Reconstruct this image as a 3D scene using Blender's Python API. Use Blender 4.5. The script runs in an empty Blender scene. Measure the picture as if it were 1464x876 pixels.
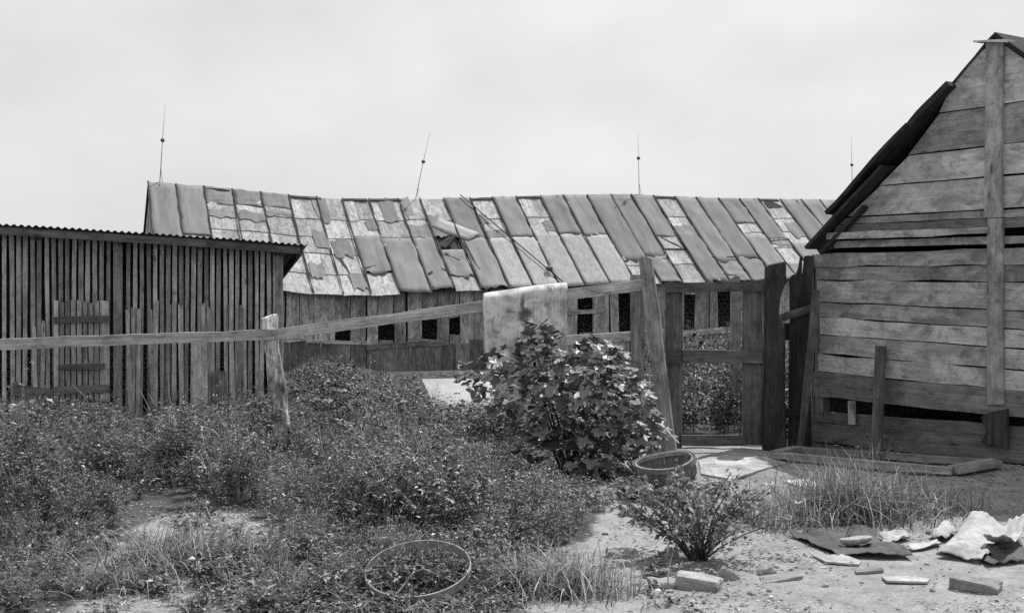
import bpy, math, random
import numpy as np
from mathutils import Vector, Matrix, noise as mnoise

random.seed(7)
rng = np.random.default_rng(7)
R = math.radians
sc = bpy.context.scene
col = sc.collection

# ------------------------------------------------------------------ camera
F = 1660.0            # focal length in pixels of the 1464 px wide photograph
CX, HZ, EYE = 732.0, 390.0, 1.5
cam_d = bpy.data.cameras.new('camera')
cam_d.sensor_width = 36.0
cam_d.lens = 36.0 * F / 1464.0
cam_d.shift_y = -(438.0 - HZ) / 1464.0
cam_d.clip_start = 0.05
cam_d.clip_end = 5000.0
cam = bpy.data.objects.new('camera', cam_d)
cam.location = (0, 0, EYE)
cam.rotation_euler = (R(90), 0, 0)
col.objects.link(cam)
sc.camera = cam

# ------------------------------------------------------------------ light
SUN_DIR = Vector((0.30, 0.36, 0.88)).normalized()      # towards the sun
SUN_EL = math.asin(SUN_DIR.z)
SUN_AZ = math.atan2(SUN_DIR.x, SUN_DIR.y)
world = bpy.data.worlds.new('World')
sc.world = world
world.use_nodes = True
nt = world.node_tree
for n in list(nt.nodes):
    nt.nodes.remove(n)
sky = nt.nodes.new('ShaderNodeTexSky')
sky.sky_type = 'NISHITA'
sky.sun_disc = False
sky.sun_elevation = SUN_EL
sky.sun_rotation = SUN_AZ
sky.dust_density = 4.0
sky.air_density = 1.0
bw = nt.nodes.new('ShaderNodeRGBToBW')
nt.links.new(sky.outputs[0], bw.inputs[0])
mr = nt.nodes.new('ShaderNodeMapRange')                # thin high cloud evens the sky out
mr.inputs['From Min'].default_value = 0.0
mr.inputs['From Max'].default_value = 12.0
mr.inputs['To Min'].default_value = 6.4
mr.inputs['To Max'].default_value = 9.0
nt.links.new(bw.outputs[0], mr.inputs['Value'])
tc = nt.nodes.new('ShaderNodeTexCoord')
mp = nt.nodes.new('ShaderNodeMapping')
mp.inputs['Scale'].default_value = (3.0, 3.0, 5.5)
nt.links.new(tc.outputs['Generated'], mp.inputs['Vector'])
cn = nt.nodes.new('ShaderNodeTexNoise')
cn.inputs['Scale'].default_value = 1.6
cn.inputs['Detail'].default_value = 5.0
nt.links.new(mp.outputs[0], cn.inputs['Vector'])
cr = nt.nodes.new('ShaderNodeMapRange')
cr.inputs['From Min'].default_value = 0.3
cr.inputs['From Max'].default_value = 0.7
cr.inputs['To Min'].default_value = 0.88
cr.inputs['To Max'].default_value = 1.06
nt.links.new(cn.outputs['Fac'], cr.inputs['Value'])
mu = nt.nodes.new('ShaderNodeMath')
mu.operation = 'MULTIPLY'
nt.links.new(mr.outputs[0], mu.inputs[0])
nt.links.new(cr.outputs[0], mu.inputs[1])
bg = nt.nodes.new('ShaderNodeBackground')
bg.inputs['Strength'].default_value = 0.105
nt.links.new(mu.outputs[0], bg.inputs['Color'])
wo = nt.nodes.new('ShaderNodeOutputWorld')
nt.links.new(bg.outputs[0], wo.inputs['Surface'])

sun_d = bpy.data.lights.new('sun', 'SUN')
sun_d.energy = 4.8
sun_d.angle = R(0.55)
sun_d.color = (1.0, 1.0, 1.0)
sun = bpy.data.objects.new('sun', sun_d)
sun.rotation_euler = SUN_DIR.to_track_quat('Z', 'Y').to_euler()
sun.location = (4, 4, 12)
col.objects.link(sun)

sc.render.engine = 'CYCLES'
sc.view_settings.view_transform = 'Standard'
sc.view_settings.look = 'None'
sc.view_settings.exposure = 0.12
sc.view_settings.gamma = 1.0
sc.view_settings.use_curve_mapping = False
sc.cycles.max_bounces = 6
sc.cycles.diffuse_bounces = 3
sc.cycles.glossy_bounces = 2
sc.cycles.transmission_bounces = 4
sc.cycles.transparent_max_bounces = 4
sc.cycles.caustics_reflective = False
sc.cycles.caustics_refractive = False
sc.cycles.use_denoising = False
sc.cycles.filter_width = 1.5

# ------------------------------------------------------------------ geometry of the view
def P(x, y, d):
    """world point seen at photo pixel (x, y) at depth d"""
    return Vector(((x - CX) / F * d, d, EYE - (y - HZ) / F * d))


def n2(x, y, s, o=0.0):
    return mnoise.noise(Vector((x * s + o, y * s - o * 0.7, o * 1.3)))


def gz(x, y):
    """ground height: a flat yard that falls away behind the fence towards the barn"""
    t = max(0.0, y - 9.3)
    z = -0.055 * (t - 0.8 * (1 - math.exp(-t / 0.8)))
    z = max(z, -1.12 - 0.02 * max(0, min(y, 80) - 30))
    z += 0.11 * math.exp(-(((x - 4.1) / 0.95) ** 2 + ((y - 9.0) / 1.2) ** 2))
    return z


def gzf(x, y):
    """ground with its small unevenness"""
    z = gz(x, y)
    if y < 16 and abs(x) < 9:
        z += 0.022 * n2(x, y, 0.9, 3.1) + 0.011 * n2(x, y, 3.1, 8.2) + 0.006 * n2(x, y, 8.5, 1.7)
    return z


def G(x, y, up=0.0):
    """ground point under photo pixel"""
    d = EYE * F / (y - HZ)
    for _ in range(25):
        X = (x - CX) / F * d
        d2 = (EYE - gzf(X, d) - up) * F / (y - HZ)
        d = 0.5 * d + 0.5 * d2
    X = (x - CX) / F * d
    return Vector((X, d, gzf(X, d) + up))


def pix(p):
    return CX + F * p[0] / p[1], HZ + F * (EYE - p[2]) / p[1]


# ------------------------------------------------------------------ materials
MATS = {}


def newmat(name):
    m = bpy.data.materials.new(name)
    m.use_nodes = True
    t = m.node_tree
    for n in list(t.nodes):
        t.nodes.remove(n)
    out = t.nodes.new('ShaderNodeOutputMaterial')
    b = t.nodes.new('ShaderNodeBsdfPrincipled')
    t.links.new(b.outputs[0], out.inputs['Surface'])
    MATS[name] = m
    return m, t, b, out


def node(t, kind, **kw):
    n = t.nodes.new(kind)
    for k, v in kw.items():
        if k == 'op':
            n.operation = v
        else:
            n.inputs[k].default_value = v
    return n


def mapr(t, src, a, b, c, d):
    n = node(t, 'ShaderNodeMapRange', **{'From Min': a, 'From Max': b, 'To Min': c, 'To Max': d})
    t.links.new(src, n.inputs['Value'])
    return n.outputs[0]


def mul(t, a, b, op='MULTIPLY'):
    n = node(t, 'ShaderNodeMath', op=op)
    for i, s in enumerate((a, b)):
        if isinstance(s, (int, float)):
            n.inputs[i].default_value = s
        else:
            t.links.new(s, n.inputs[i])
    return n.outputs[0]


def offset_coords(t, scale):
    """object coordinates, shifted for each object so that no two boards share a grain"""
    tcn = t.nodes.new('ShaderNodeTexCoord')
    oi = t.nodes.new('ShaderNodeObjectInfo')
    k = mul(t, oi.outputs['Random'], 137.0)
    cb = t.nodes.new('ShaderNodeCombineXYZ')
    t.links.new(k, cb.inputs[0]); t.links.new(k, cb.inputs[1]); t.links.new(k, cb.inputs[2])
    va = t.nodes.new('ShaderNodeVectorMath'); va.operation = 'ADD'
    t.links.new(tcn.outputs['Object'], va.inputs[0]); t.links.new(cb.outputs[0], va.inputs[1])
    out = []
    for s in scale:
        m_ = node(t, 'ShaderNodeMapping', Scale=s)
        t.links.new(va.outputs[0], m_.inputs['Vector'])
        out.append(m_.outputs[0])
    return out, oi.outputs['Random']


def noise_node(t, vec, scale=1.0, detail=5.0, rough=0.6, dist=0.0):
    n = node(t, 'ShaderNodeTexNoise', Scale=scale, Detail=detail, Roughness=rough, Distortion=dist)
    t.links.new(vec, n.inputs['Vector'])
    return n.outputs['Fac']


def wood(name, v, spread=0.3, grain=0.55, stain=0.6, rough=0.88, gs=26.0, knots=True):
    """weathered unpainted wood: grain runs along local x"""
    m, t, b, out = newmat(name)
    (v1, v2, v3, v4, v5), rnd = offset_coords(t, [(1.3, gs, gs), (4.0, gs * 4.5, gs * 4.5), (2.6, 4.6, 4.6), (2.6, 9.0, 9.0), (9.0, 13.0, 13.0)])
    g1 = noise_node(t, v1, 1.0, 8, 0.72, 0.5)
    g2 = noise_node(t, v2, 1.0, 6, 0.75)
    st = noise_node(t, v3, 1.0, 8, 0.68, 1.0)
    s2_ = noise_node(t, v5, 1.0, 8, 0.72, 0.4)
    f = mapr(t, g1, 0.32, 0.68, 1.0 - grain * .8, 1.0 + grain * 0.5)
    f = mul(t, f, mapr(t, g2, 0.35, 0.65, 1.0 - grain * 0.6, 1.0 + grain * 0.4))
    f = mul(t, f, mapr(t, st, 0.40, 0.60, 1.0 - stain * 0.42, 1.0 + stain * 0.22))
    f = mul(t, f, mapr(t, s2_, 0.36, 0.52, 1.0 - stain * 0.45, 1.0 + stain * 0.06))
    if knots:
        vo = node(t, 'ShaderNodeTexVoronoi', Scale=1.0)
        t.links.new(v4, vo.inputs['Vector'])
        f = mul(t, f, mapr(t, vo.outputs['Distance'], 0.05, 0.16, 0.4, 1.0))
    f = mul(t, f, mapr(t, rnd, 0.0, 1.0, 1.0 - spread, 1.0 + spread))
    c = mul(t, f, v)
    cb = t.nodes.new('ShaderNodeCombineXYZ')
    for i in range(3):
        t.links.new(c, cb.inputs[i])
    t.links.new(cb.outputs[0], b.inputs['Base Color'])
    b.inputs['Roughness'].default_value = rough
    b.inputs['Specular IOR Level'].default_value = 0.25
    bp = node(t, 'ShaderNodeBump', Strength=0.8, Distance=0.008)
    t.links.new(mul(t, g1, g2, 'ADD'), bp.inputs['Height'])
    t.links.new(bp.outputs[0], b.inputs['Normal'])
    return m


def mottled(name, v, scale=6.0, amt=0.4, rough=0.9, spread=0.15, spec=0.2, fine=40.0, bump=0.3, stretch=(1, 1, 1), metal=0.0):
    m, t, b, out = newmat(name)
    (v1, v2), rnd = offset_coords(t, [tuple(scale * s for s in stretch), (fine, fine, fine)])
    a = noise_node(t, v1, 1.0, 7, 0.65, 0.3)
    c2 = noise_node(t, v2, 1.0, 4, 0.6)
    f = mapr(t, a, 0.3, 0.7, 1 - amt, 1 + amt * 0.7)
    f = mul(t, f, mapr(t, c2, 0.3, 0.7, 1 - amt * 0.4, 1 + amt * 0.3))
    f = mul(t, f, mapr(t, rnd, 0, 1, 1 - spread, 1 + spread))
    c = mul(t, f, v)
    cb = t.nodes.new('ShaderNodeCombineXYZ')
    for i in range(3):
        t.links.new(c, cb.inputs[i])
    t.links.new(cb.outputs[0], b.inputs['Base Color'])
    b.inputs['Roughness'].default_value = rough
    b.inputs['Specular IOR Level'].default_value = spec
    b.inputs['Metallic'].default_value = metal
    if bump:
        bp = node(t, 'ShaderNodeBump', Strength=bump, Distance=0.01)
        t.links.new(mul(t, a, c2, 'ADD'), bp.inputs['Height'])
        t.links.new(bp.outputs[0], b.inputs['Normal'])
    return m


def leafmat(name, v, rough=0.5, trans=0.3, spec=0.5):
    m, t, b, out = newmat(name)
    at = t.nodes.new('ShaderNodeAttribute'); at.attribute_name = 'tone'
    oi = t.nodes.new('ShaderNodeObjectInfo')
    f = mul(t, at.outputs['Fac'], mapr(t, oi.outputs['Random'], 0, 1, 0.75, 1.25))
    c = mul(t, f, v)
    cb = t.nodes.new('ShaderNodeCombineXYZ')
    for i in range(3):
        t.links.new(c, cb.inputs[i])
    t.links.new(cb.outputs[0], b.inputs['Base Color'])
    b.inputs['Roughness'].default_value = rough
    b.inputs['Specular IOR Level'].default_value = spec
    tr = t.nodes.new('ShaderNodeBsdfTranslucent')
    t.links.new(cb.outputs[0], tr.inputs['Color'])
    mx = node(t, 'ShaderNodeMixShader', Fac=trans)
    t.links.new(b.outputs[0], mx.inputs[1]); t.links.new(tr.outputs[0], mx.inputs[2])
    t.links.new(mx.outputs[0], out.inputs['Surface'])
    return m


wood('wood_slat', 0.40, 0.42, 0.5, 0.7)
wood('wood_crib_dark', 0.15, 0.3, 0.5, 0.6)
wood('wood_rail', 0.50, 0.15, 0.55, 0.6)
wood('wood_post_pale', 0.62, 0.1, 0.9, 1.5, gs=14)
wood('wood_gate', 0.135, 0.2, 0.6, 0.7)
wood('wood_gatepost', 0.05, 0.15, 0.7, 0.7)
wood('wood_plank', 0.29, 0.15, 0.6, 0.8)
wood('wood_shed', 0.44, 0.14, 0.26, 0.85, gs=34)
wood('wood_shed_mid', 0.31, 0.14, 0.3, 0.9, gs=34)
wood('wood_shed_upper', 0.52, 0.12, 0.24, 0.8, gs=34)
wood('wood_shed_low', 0.19, 0.25, 0.5, 0.6)
wood('wood_shed_roof', 0.045, 0.3, 0.6, 0.6)
wood('wood_barn', 0.40, 0.3, 0.6, 0.9, gs=14)
wood('wood_pen', 0.18, 0.3, 0.6, 0.8, gs=14)
wood('wood_ground', 0.33, 0.2, 0.55, 0.6)
wood('wood_basket', 0.22, 0.25, 0.5, 0.5, knots=False)
wood('roof_deck', 0.385, 0.24, 0.34, 0.7, gs=9, knots=False)
wood('roof_pale', 0.335, 0.10, 0.16, 0.35, gs=6, knots=False)
mottled('roof_paper', 0.195, 1.6, 0.32, 0.85, 0.14, fine=30, bump=0.2, stretch=(.5, 2.2, 1))
mottled('tar', 0.035, 5, 0.4, 0.8, 0.2)
mottled('tin', 0.13, 4, 0.4, 0.6, 0.15, spec=0.4)
mottled('iron', 0.10, 14, 0.5, 0.6, 0.1, spec=0.5)
mottled('rust_iron', 0.30, 18, 0.5, 0.75, 0.1, spec=0.3)
mottled('wire', 0.13, 20, 0.3, 0.5, 0.1, spec=0.5, bump=0)
mottled('dark_inside', 0.05, 3, 0.4)
mottled('brick', 0.28, 16, 0.4, 0.95, 0.2, fine=70)
mottled('stone', 0.29, 12, 0.45, 0.95, 0.3, fine=60)
mottled('paper', 0.40, 9, 0.30, 0.8, 0.08, bump=0.1)
mottled('tar_sheet', 0.095, 5, 0.5, 0.8, 0.1, bump=0.4)
mottled('bark_stem', 0.10, 20, 0.4, 0.9, 0.2)
mottled('white_board', 0.60, 5, 0.2, 0.8, 0.05)
mottled('pale_board', 0.33, 4, 0.6, 0.9, 0.1)
leafmat('weed_leaf', 0.115, 0.46, 0.10, 0.6)
leafmat('far_weed_leaf', 0.075, 0.5, 0.08, 0.4)
leafmat('bush_leaf', 0.14, 0.44, 0.06, 0.6)
leafmat('shrub_leaf', 0.21, 0.5, 0.28)
leafmat('grass_blade', 0.25, 0.6, 0.35)
leafmat('litter', 0.30, 0.8, 0.1, 0.2)

# mattress ticking: faint stripes, stains
m, t, b, out = newmat('ticking')
tcn = t.nodes.new('ShaderNodeTexCoord')
mp1 = node(t, 'ShaderNodeMapping', Scale=(70.0, 2.0, 2.0)); t.links.new(tcn.outputs['Object'], mp1.inputs['Vector'])
mp2 = node(t, 'ShaderNodeMapping', Scale=(5.0, 5.0, 5.0)); t.links.new(tcn.outputs['Object'], mp2.inputs['Vector'])
s1 = noise_node(t, mp1.outputs[0], 1.0, 3, 0.5)
s2 = noise_node(t, mp2.outputs[0], 1.0, 9, 0.72, 0.5)
f = mul(t, mapr(t, s1, 0.35, 0.65, 0.88, 1.06), mapr(t, s2, 0.40, 0.56, 0.42, 1.10))
at = t.nodes.new('ShaderNodeAttribute'); at.attribute_name = 'tone'
f = mul(t, mul(t, f, at.outputs['Fac']), 0.62)
cb = t.nodes.new('ShaderNodeCombineXYZ')
for i in range(3):
    t.links.new(f, cb.inputs[i])
t.links.new(cb.outputs[0], b.inputs['Base Color'])
b.inputs['Roughness'].default_value = 0.95
bp = node(t, 'ShaderNodeBump', Strength=0.4, Distance=0.01)
t.links.new(s1, bp.inputs['Height']); t.links.new(bp.outputs[0], b.inputs['Normal'])

# bare trodden earth
m, t, b, out = newmat('earth')
tcn = t.nodes.new('ShaderNodeTexCoord')
def gm(s):
    q = node(t, 'ShaderNodeMapping', Scale=(s, s, s)); t.links.new(tcn.outputs['Object'], q.inputs['Vector']); return q.outputs[0]
a1 = noise_node(t, gm(0.9), 1.0, 8, 0.62, 0.4)
a2 = noise_node(t, gm(7.0), 1.0, 6, 0.68)
a3 = noise_node(t, gm(60.0), 1.0, 4, 0.7)
vo = node(t, 'ShaderNodeTexVoronoi', Scale=1.0); t.links.new(gm(38.0), vo.inputs['Vector'])
f = mul(t, mapr(t, a1, 0.3, 0.7, 0.72, 1.18), mapr(t, a2, 0.3, 0.72, 0.66, 1.22))
f = mul(t, f, mapr(t, a3, 0.3, 0.7, 0.72, 1.22))
f = mul(t, f, mapr(t, vo.outputs['Distance'], 0.0, 0.25, 0.7, 1.0))
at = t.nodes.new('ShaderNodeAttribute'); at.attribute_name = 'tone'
f = mul(t, f, mapr(t, at.outputs['Fac'], 0.0, 1.0, 0.30, 0.085))  # tone darkens the earth for weed litter and the shade under the weeds
cb = t.nodes.new('ShaderNodeCombineXYZ')
for i in range(3):
    t.links.new(f, cb.inputs[i])
t.links.new(cb.outputs[0], b.inputs['Base Color'])
b.inputs['Roughness'].default_value = 0.97
b.inputs['Specular IOR Level'].default_value = 0.1
bp = node(t, 'ShaderNodeBump', Strength=0.7, Distance=0.02)
t.links.new(mul(t, a2, mul(t, a3, 0.6), 'ADD'), bp.inputs['Height']); t.links.new(bp.outputs[0], b.inputs['Normal'])

# ------------------------------------------------------------------ object helpers
WM = {}     # world matrix of each object made here


def put(o, M, parent=None):
    if parent is not None:
        o.parent = parent
        o.matrix_parent_inverse = WM[parent.name].inverted()
    o.matrix_basis = M
    WM[o.name] = M.copy()
    return o


def tag(o, label, cat=None, group=None, kind=None):
    if label:
        o['label'] = label
    if cat:
        o['category'] = cat
    if group:
        o['group'] = group
    if kind:
        o['kind'] = kind
    return o


def thing(name, label, cat, loc=(0, 0, 0), group=None):
    o = bpy.data.objects.new(name, None)
    o.empty_display_size = 0.2
    col.objects.link(o)
    put(o, Matrix.Translation(Vector(loc)))
    return tag(o, label, cat, group)


def mesh_obj(name, verts, faces, mat, M=None, parent=None, smooth=False):
    me = bpy.data.meshes.new(name)
    me.from_pydata([tuple(v) for v in verts], [], faces)
    me.update()
    if smooth:
        me.polygons.foreach_set('use_smooth', [True] * len(me.polygons))
    if mat:
        me.materials.append(MATS[mat])
    o = bpy.data.objects.new(name, me)
    col.objects.link(o)
    return put(o, M if M is not None else Matrix.Identity(4), parent)


def basis(origin, xdir, zhint):
    X = Vector(xdir).normalized()
    Z = Vector(zhint)
    Z = (Z - X * Z.dot(X)).normalized()
    Y = Z.cross(X)
    M = Matrix.Identity(4)
    for i in range(3):
        M[i][0], M[i][1], M[i][2], M[i][3] = X[i], Y[i], Z[i], origin[i]
    return M


def local_obj(name, wverts, faces, mat, M, parent=None, smooth=False):
    Mi = M.inverted()
    return mesh_obj(name, [Mi @ Vector(v) for v in wverts], faces, mat, M, parent, smooth)


def quad(name, a0, a1, b1, b0, t, n, mat, parent=None, segs=5, ny=1, wob=0.004, rag=(0, 0), warp=0.0, bulge=0.0, wfreq=3.0, smooth=False):
    """a board: edges a0->a1 and b0->b1 run along its length; thickness t behind the face, outward normal n"""
    a0, a1, b1, b0, n = (Vector(q) for q in (a0, a1, b1, b0, n))
    n = n.normalized()
    c = (a0 + a1 + b0 + b1) / 4
    M = basis(c, (a1 - a0) + (b1 - b0), n)
    so = random.uniform(0, 100)
    L = (a1 - a0).length
    fr = []
    def ragged(a):
        return [a * (.55 * random.uniform(-1, 1) + .9 * mnoise.noise(Vector((j * .55, so, 3.0)))) for j in range(ny + 1)]
    e0, e1 = ragged(rag[0]), ragged(rag[1])
    for i in range(segs + 1):
        u = i / segs
        for j in range(ny + 1):
            v = j / ny
            p = (a0.lerp(a1, u)).lerp(b0.lerp(b1, u), v)
            ac = (b0.lerp(b1, u) - a0.lerp(a1, u)).normalized()
            al = (a1 - a0).normalized()
            if j in (0, ny):
                p = p + ac * wob * mnoise.noise(Vector((u * L * 2.3 + so, j * 7.0, 0))) * 2
            if i == 0:
                p = p + al * e0[j]
            if i == segs:
                p = p + al * e1[j]
            if warp:
                p = p + n * warp * mnoise.noise(Vector((u * wfreq + so, v * wfreq * 0.7, so * 0.3)))
            if bulge:
                p = p + n * bulge * math.sin(math.pi * u)
            fr.append(p)
    k = len(fr)
    vs = fr + [p - n * t for p in fr]
    w = ny + 1
    fs = []
    for i in range(segs):
        for j in range(ny):
            q = [i * w + j, (i + 1) * w + j, (i + 1) * w + j + 1, i * w + j + 1]
            fs.append(q); fs.append([x + k for x in reversed(q)])
        for j in (0, ny):
            q = [i * w + j, (i + 1) * w + j, (i + 1) * w + j + k, i * w + j + k]
            fs.append(q if j else q[::-1])
    for i in (0, segs):
        for j in range(ny):
            q = [i * w + j, i * w + j + 1, i * w + j + 1 + k, i * w + j + k]
            fs.append(q if not i else q[::-1])
    o = local_obj(name, vs, fs, mat, M, parent, smooth)
    # faces are all consistently oriented or all reversed
    me = o.data
    if me.polygons[0].normal.z < 0:
        me.flip_normals()
    return o


def board(name, p0, p1, w, t, n, mat, parent=None, w1=None, **kw):
    """a board along p0->p1, width w, face centre-line on the given points"""
    p0, p1, n = Vector(p0), Vector(p1), Vector(n).normalized()
    x = (p1 - p0).normalized()
    y = n.cross(x).normalized()
    w1 = w if w1 is None else w1
    return quad(name, p0 - y * w / 2, p1 - y * w1 / 2, p1 + y * w1 / 2, p0 + y * w / 2, t, n, mat, parent, **kw)


def poly(name, pts, t, n, mat, parent=None, xdir=None):
    """a flat outline given thickness t behind its face"""
    pts = [Vector(p) for p in pts]
    n = Vector(n).normalized()
    c = sum(pts, Vector()) / len(pts)
    M = basis(c, xdir if xdir is not None else pts[1] - pts[0], n)
    k = len(pts)
    vs = pts + [p - n * t for p in pts]
    fs = [list(range(k)), list(range(2 * k - 1, k - 1, -1))]
    for i in range(k):
        j = (i + 1) % k
        fs.append([i, i + k, j + k, j])
    o = local_obj(name, vs, fs, mat, M, parent)
    if o.data.polygons[0].normal.z < 0:
        o.data.flip_normals()
    return o


def tube_geo(pts, radii, sides=6, cap=True):
    pts = [Vector(p) for p in pts]
    vs, fs = [], []
    up = Vector((0.13, 0.21, 0.97))
    for i, p in enumerate(pts):
        d = (pts[min(i + 1, len(pts) - 1)] - pts[max(i - 1, 0)]).normalized()
        h = up if abs(d.dot(up)) < 0.95 else Vector((1, 0, 0))
        x = d.cross(h).normalized(); y = d.cross(x)
        r = radii[i] if hasattr(radii, '__len__') else radii
        for k in range(sides):
            a = 2 * math.pi * k / sides
            vs.append(p + (x * math.cos(a) + y * math.sin(a)) * r)
    for i in range(len(pts) - 1):
        for k in range(sides):
            k2 = (k + 1) % sides
            fs.append([i * sides + k, i * sides + k2, (i + 1) * sides + k2, (i + 1) * sides + k])
    if cap:
        fs.append(list(range(sides))[::-1])
        fs.append([(len(pts) - 1) * sides + k for k in range(sides)])
    return vs, fs


def tube(name, pts, radii, mat, parent=None, sides=6, smooth=True):
    vs, fs = tube_geo(pts, radii, sides)
    c = Vector(pts[0])
    M = basis(c, Vector(pts[-1]) - Vector(pts[0]) if (Vector(pts[-1]) - Vector(pts[0])).length > 1e-6 else (1, 0, 0), (0.31, 0.2, 0.93))
    return local_obj(name, vs, fs, mat, M, parent, smooth)


def big_mesh(name, verts, quads, mat, tone=None, parent=None, smooth=False):
    """numpy arrays -> one mesh of quads with a point attribute 'tone'"""
    me = bpy.data.meshes.new(name)
    nv, nq = len(verts), len(quads)
    me.vertices.add(nv)
    me.vertices.foreach_set('co', np.asarray(verts, dtype=np.float32).ravel())
    me.loops.add(nq * 4)
    me.loops.foreach_set('vertex_index', np.asarray(quads, dtype=np.int32).ravel())
    me.polygons.add(nq)
    me.polygons.foreach_set('loop_start', np.arange(nq, dtype=np.int32) * 4)
    me.polygons.foreach_set('loop_total', np.full(nq, 4, dtype=np.int32))
    if smooth:
        me.polygons.foreach_set('use_smooth', np.ones(nq, dtype=bool))
    if tone is not None:
        at_ = me.attributes.new('tone', 'FLOAT', 'POINT')
        at_.data.foreach_set('value', np.asarray(tone, dtype=np.float32))
    me.materials.append(MATS[mat])
    me.update(calc_edges=True)
    me.validate()
    o = bpy.data.objects.new(name, me)
    col.objects.link(o)
    return put(o, Matrix.Identity(4), parent)


def interp(tab, x):
    return float(np.interp(x, [a for a, _ in tab], [b for _, b in tab]))


# ------------------------------------------------------------------ ground
def axis(a, b, fine, far, growth=1.25):
    c = list(np.arange(a, b + 1e-6, fine))
    s = fine
    x = c[-1]
    while x < far:
        s *= growth; x += s; c.append(x)
    s = fine
    x = c[0]
    pre = []
    while x > -far:
        s *= growth; x -= s; pre.append(x)
    return pre[::-1] + c

gx = axis(-4.6, 4.8, 0.05, 1500)
gy = [y for y in axis(4.0, 11.5, 0.05, 1500) if y > -400]
gv = [(x, y, gzf(x, y)) for y in gy for x in gx]
nx = len(gx)
gq = [(j * nx + i, j * nx + i + 1, (j + 1) * nx + i + 1, (j + 1) * nx + i) for j in range(len(gy) - 1) for i in range(nx - 1)]
SHADED_SOIL = [(-120, 560), (-120, 905), (60, 905), (115, 850), (150, 775), (240, 735), (330, 728), (384, 760), (430, 790), (440, 850), (500, 905), (690, 905), (700, 800), (835, 772), (872, 735), (850, 690), (905, 655), (905, 560)]
def shaded_soil(x, y):  # mask of dark litter plus weed shade, both put into the ground colour
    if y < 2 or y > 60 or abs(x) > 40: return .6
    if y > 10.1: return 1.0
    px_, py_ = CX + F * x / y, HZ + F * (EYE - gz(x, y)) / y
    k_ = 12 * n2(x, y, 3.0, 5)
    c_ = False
    j_ = len(SHADED_SOIL) - 1
    for i_ in range(len(SHADED_SOIL)):
        a_, b__ = SHADED_SOIL[i_], SHADED_SOIL[j_]
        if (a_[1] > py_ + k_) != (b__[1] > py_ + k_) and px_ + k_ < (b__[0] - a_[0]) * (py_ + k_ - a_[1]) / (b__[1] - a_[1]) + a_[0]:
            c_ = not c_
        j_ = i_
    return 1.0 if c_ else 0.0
g = big_mesh('ground', gv, gq, 'earth', tone=[shaded_soil(v[0], v[1]) for v in gv], smooth=True)
tag(g, 'bare trodden earth of the yard sloping down to the barn', None, None, 'structure')

# ------------------------------------------------------------------ barn
AX = Vector((0.927, 0.375, 0)).normalized()            # along the barn
UX = Vector((-AX.y, AX.x, 0))                          # away from the camera, across the barn
B0 = Vector((-8.78, 33.0, 0))
RUN = 3.35
RIDGE_Y = [(150, 256), (211, 262), (251, 265.5), (293, 269), (335, 273), (375, 277), (413, 281), (453, 284), (490, 286), (560, 286.5), (600, 285.5), (660, 285.5), (736, 283), (804, 281), (901, 280), (960, 283), (1026, 285.5), (1090, 286), (1180, 288), (1300, 291), (1400, 293)]
EAVE_Y = [(150, 408), (300, 411), (400, 414), (440, 420), (500, 423), (538, 421), (640, 417), (736, 413.5), (811, 412), (878, 407), (983, 404.5), (1100, 402), (1300, 398), (1500, 396)]


def s_of_x(x, run=0.0):
    """position along the barn whose point (on the line 'run' in front of the ridge) shows at photo x"""
    t = (x - CX) / F
    o = B0 - UX * run
    return (t * o.y - o.x) / (AX.x - t * AX.y)


def ridge(s):
    p = B0 + AX * s
    x = CX + F * p.x / p.y
    return Vector((p.x, p.y, EYE + (HZ - interp(RIDGE_Y, x)) / F * p.y))


def eave(s):
    p = B0 - UX * RUN + AX * s
    x = CX + F * p.x / p.y
    return Vector((p.x, p.y, EYE + (HZ - interp(EAVE_Y, x)) / F * p.y))


def roofpt(s, v, up=0.0):
    p = ridge(s).lerp(eave(s), v)
    p.z -= 0.05 * math.sin(math.pi * min(max(v, 0), 1))
    return p + Vector((UX.x * -0.66, UX.y * -0.66, 0.75)) * up

RN = Vector((-UX.x * 0.66, -UX.y * 0.66, 0.75))
S0, S1 = s_of_x(211), s_of_x(1320)
barn = thing('barn', 'long weathered barn with patched roofing paper sheets and sagging ridge', 'barn', (B0 - UX * RUN + AX * 10 + Vector((0, 0, -1.1))))

EDG = [211, 251, 291, 331.5, 372, 412, 451.5, 488, 526, 568, 599, 633, 671, 703, 737, 771, 804, 838, 872, 901, 933, 964, 994, 1026, 1056, 1083, 1113.5, 1144, 1170, 1197, 1223, 1249, 1275, 1300, 1322]
SE = [s_of_x(x) for x in EDG]
ROWS = [0.0, 0.22, 0.40, 0.58, 0.78, 1.0]
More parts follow.
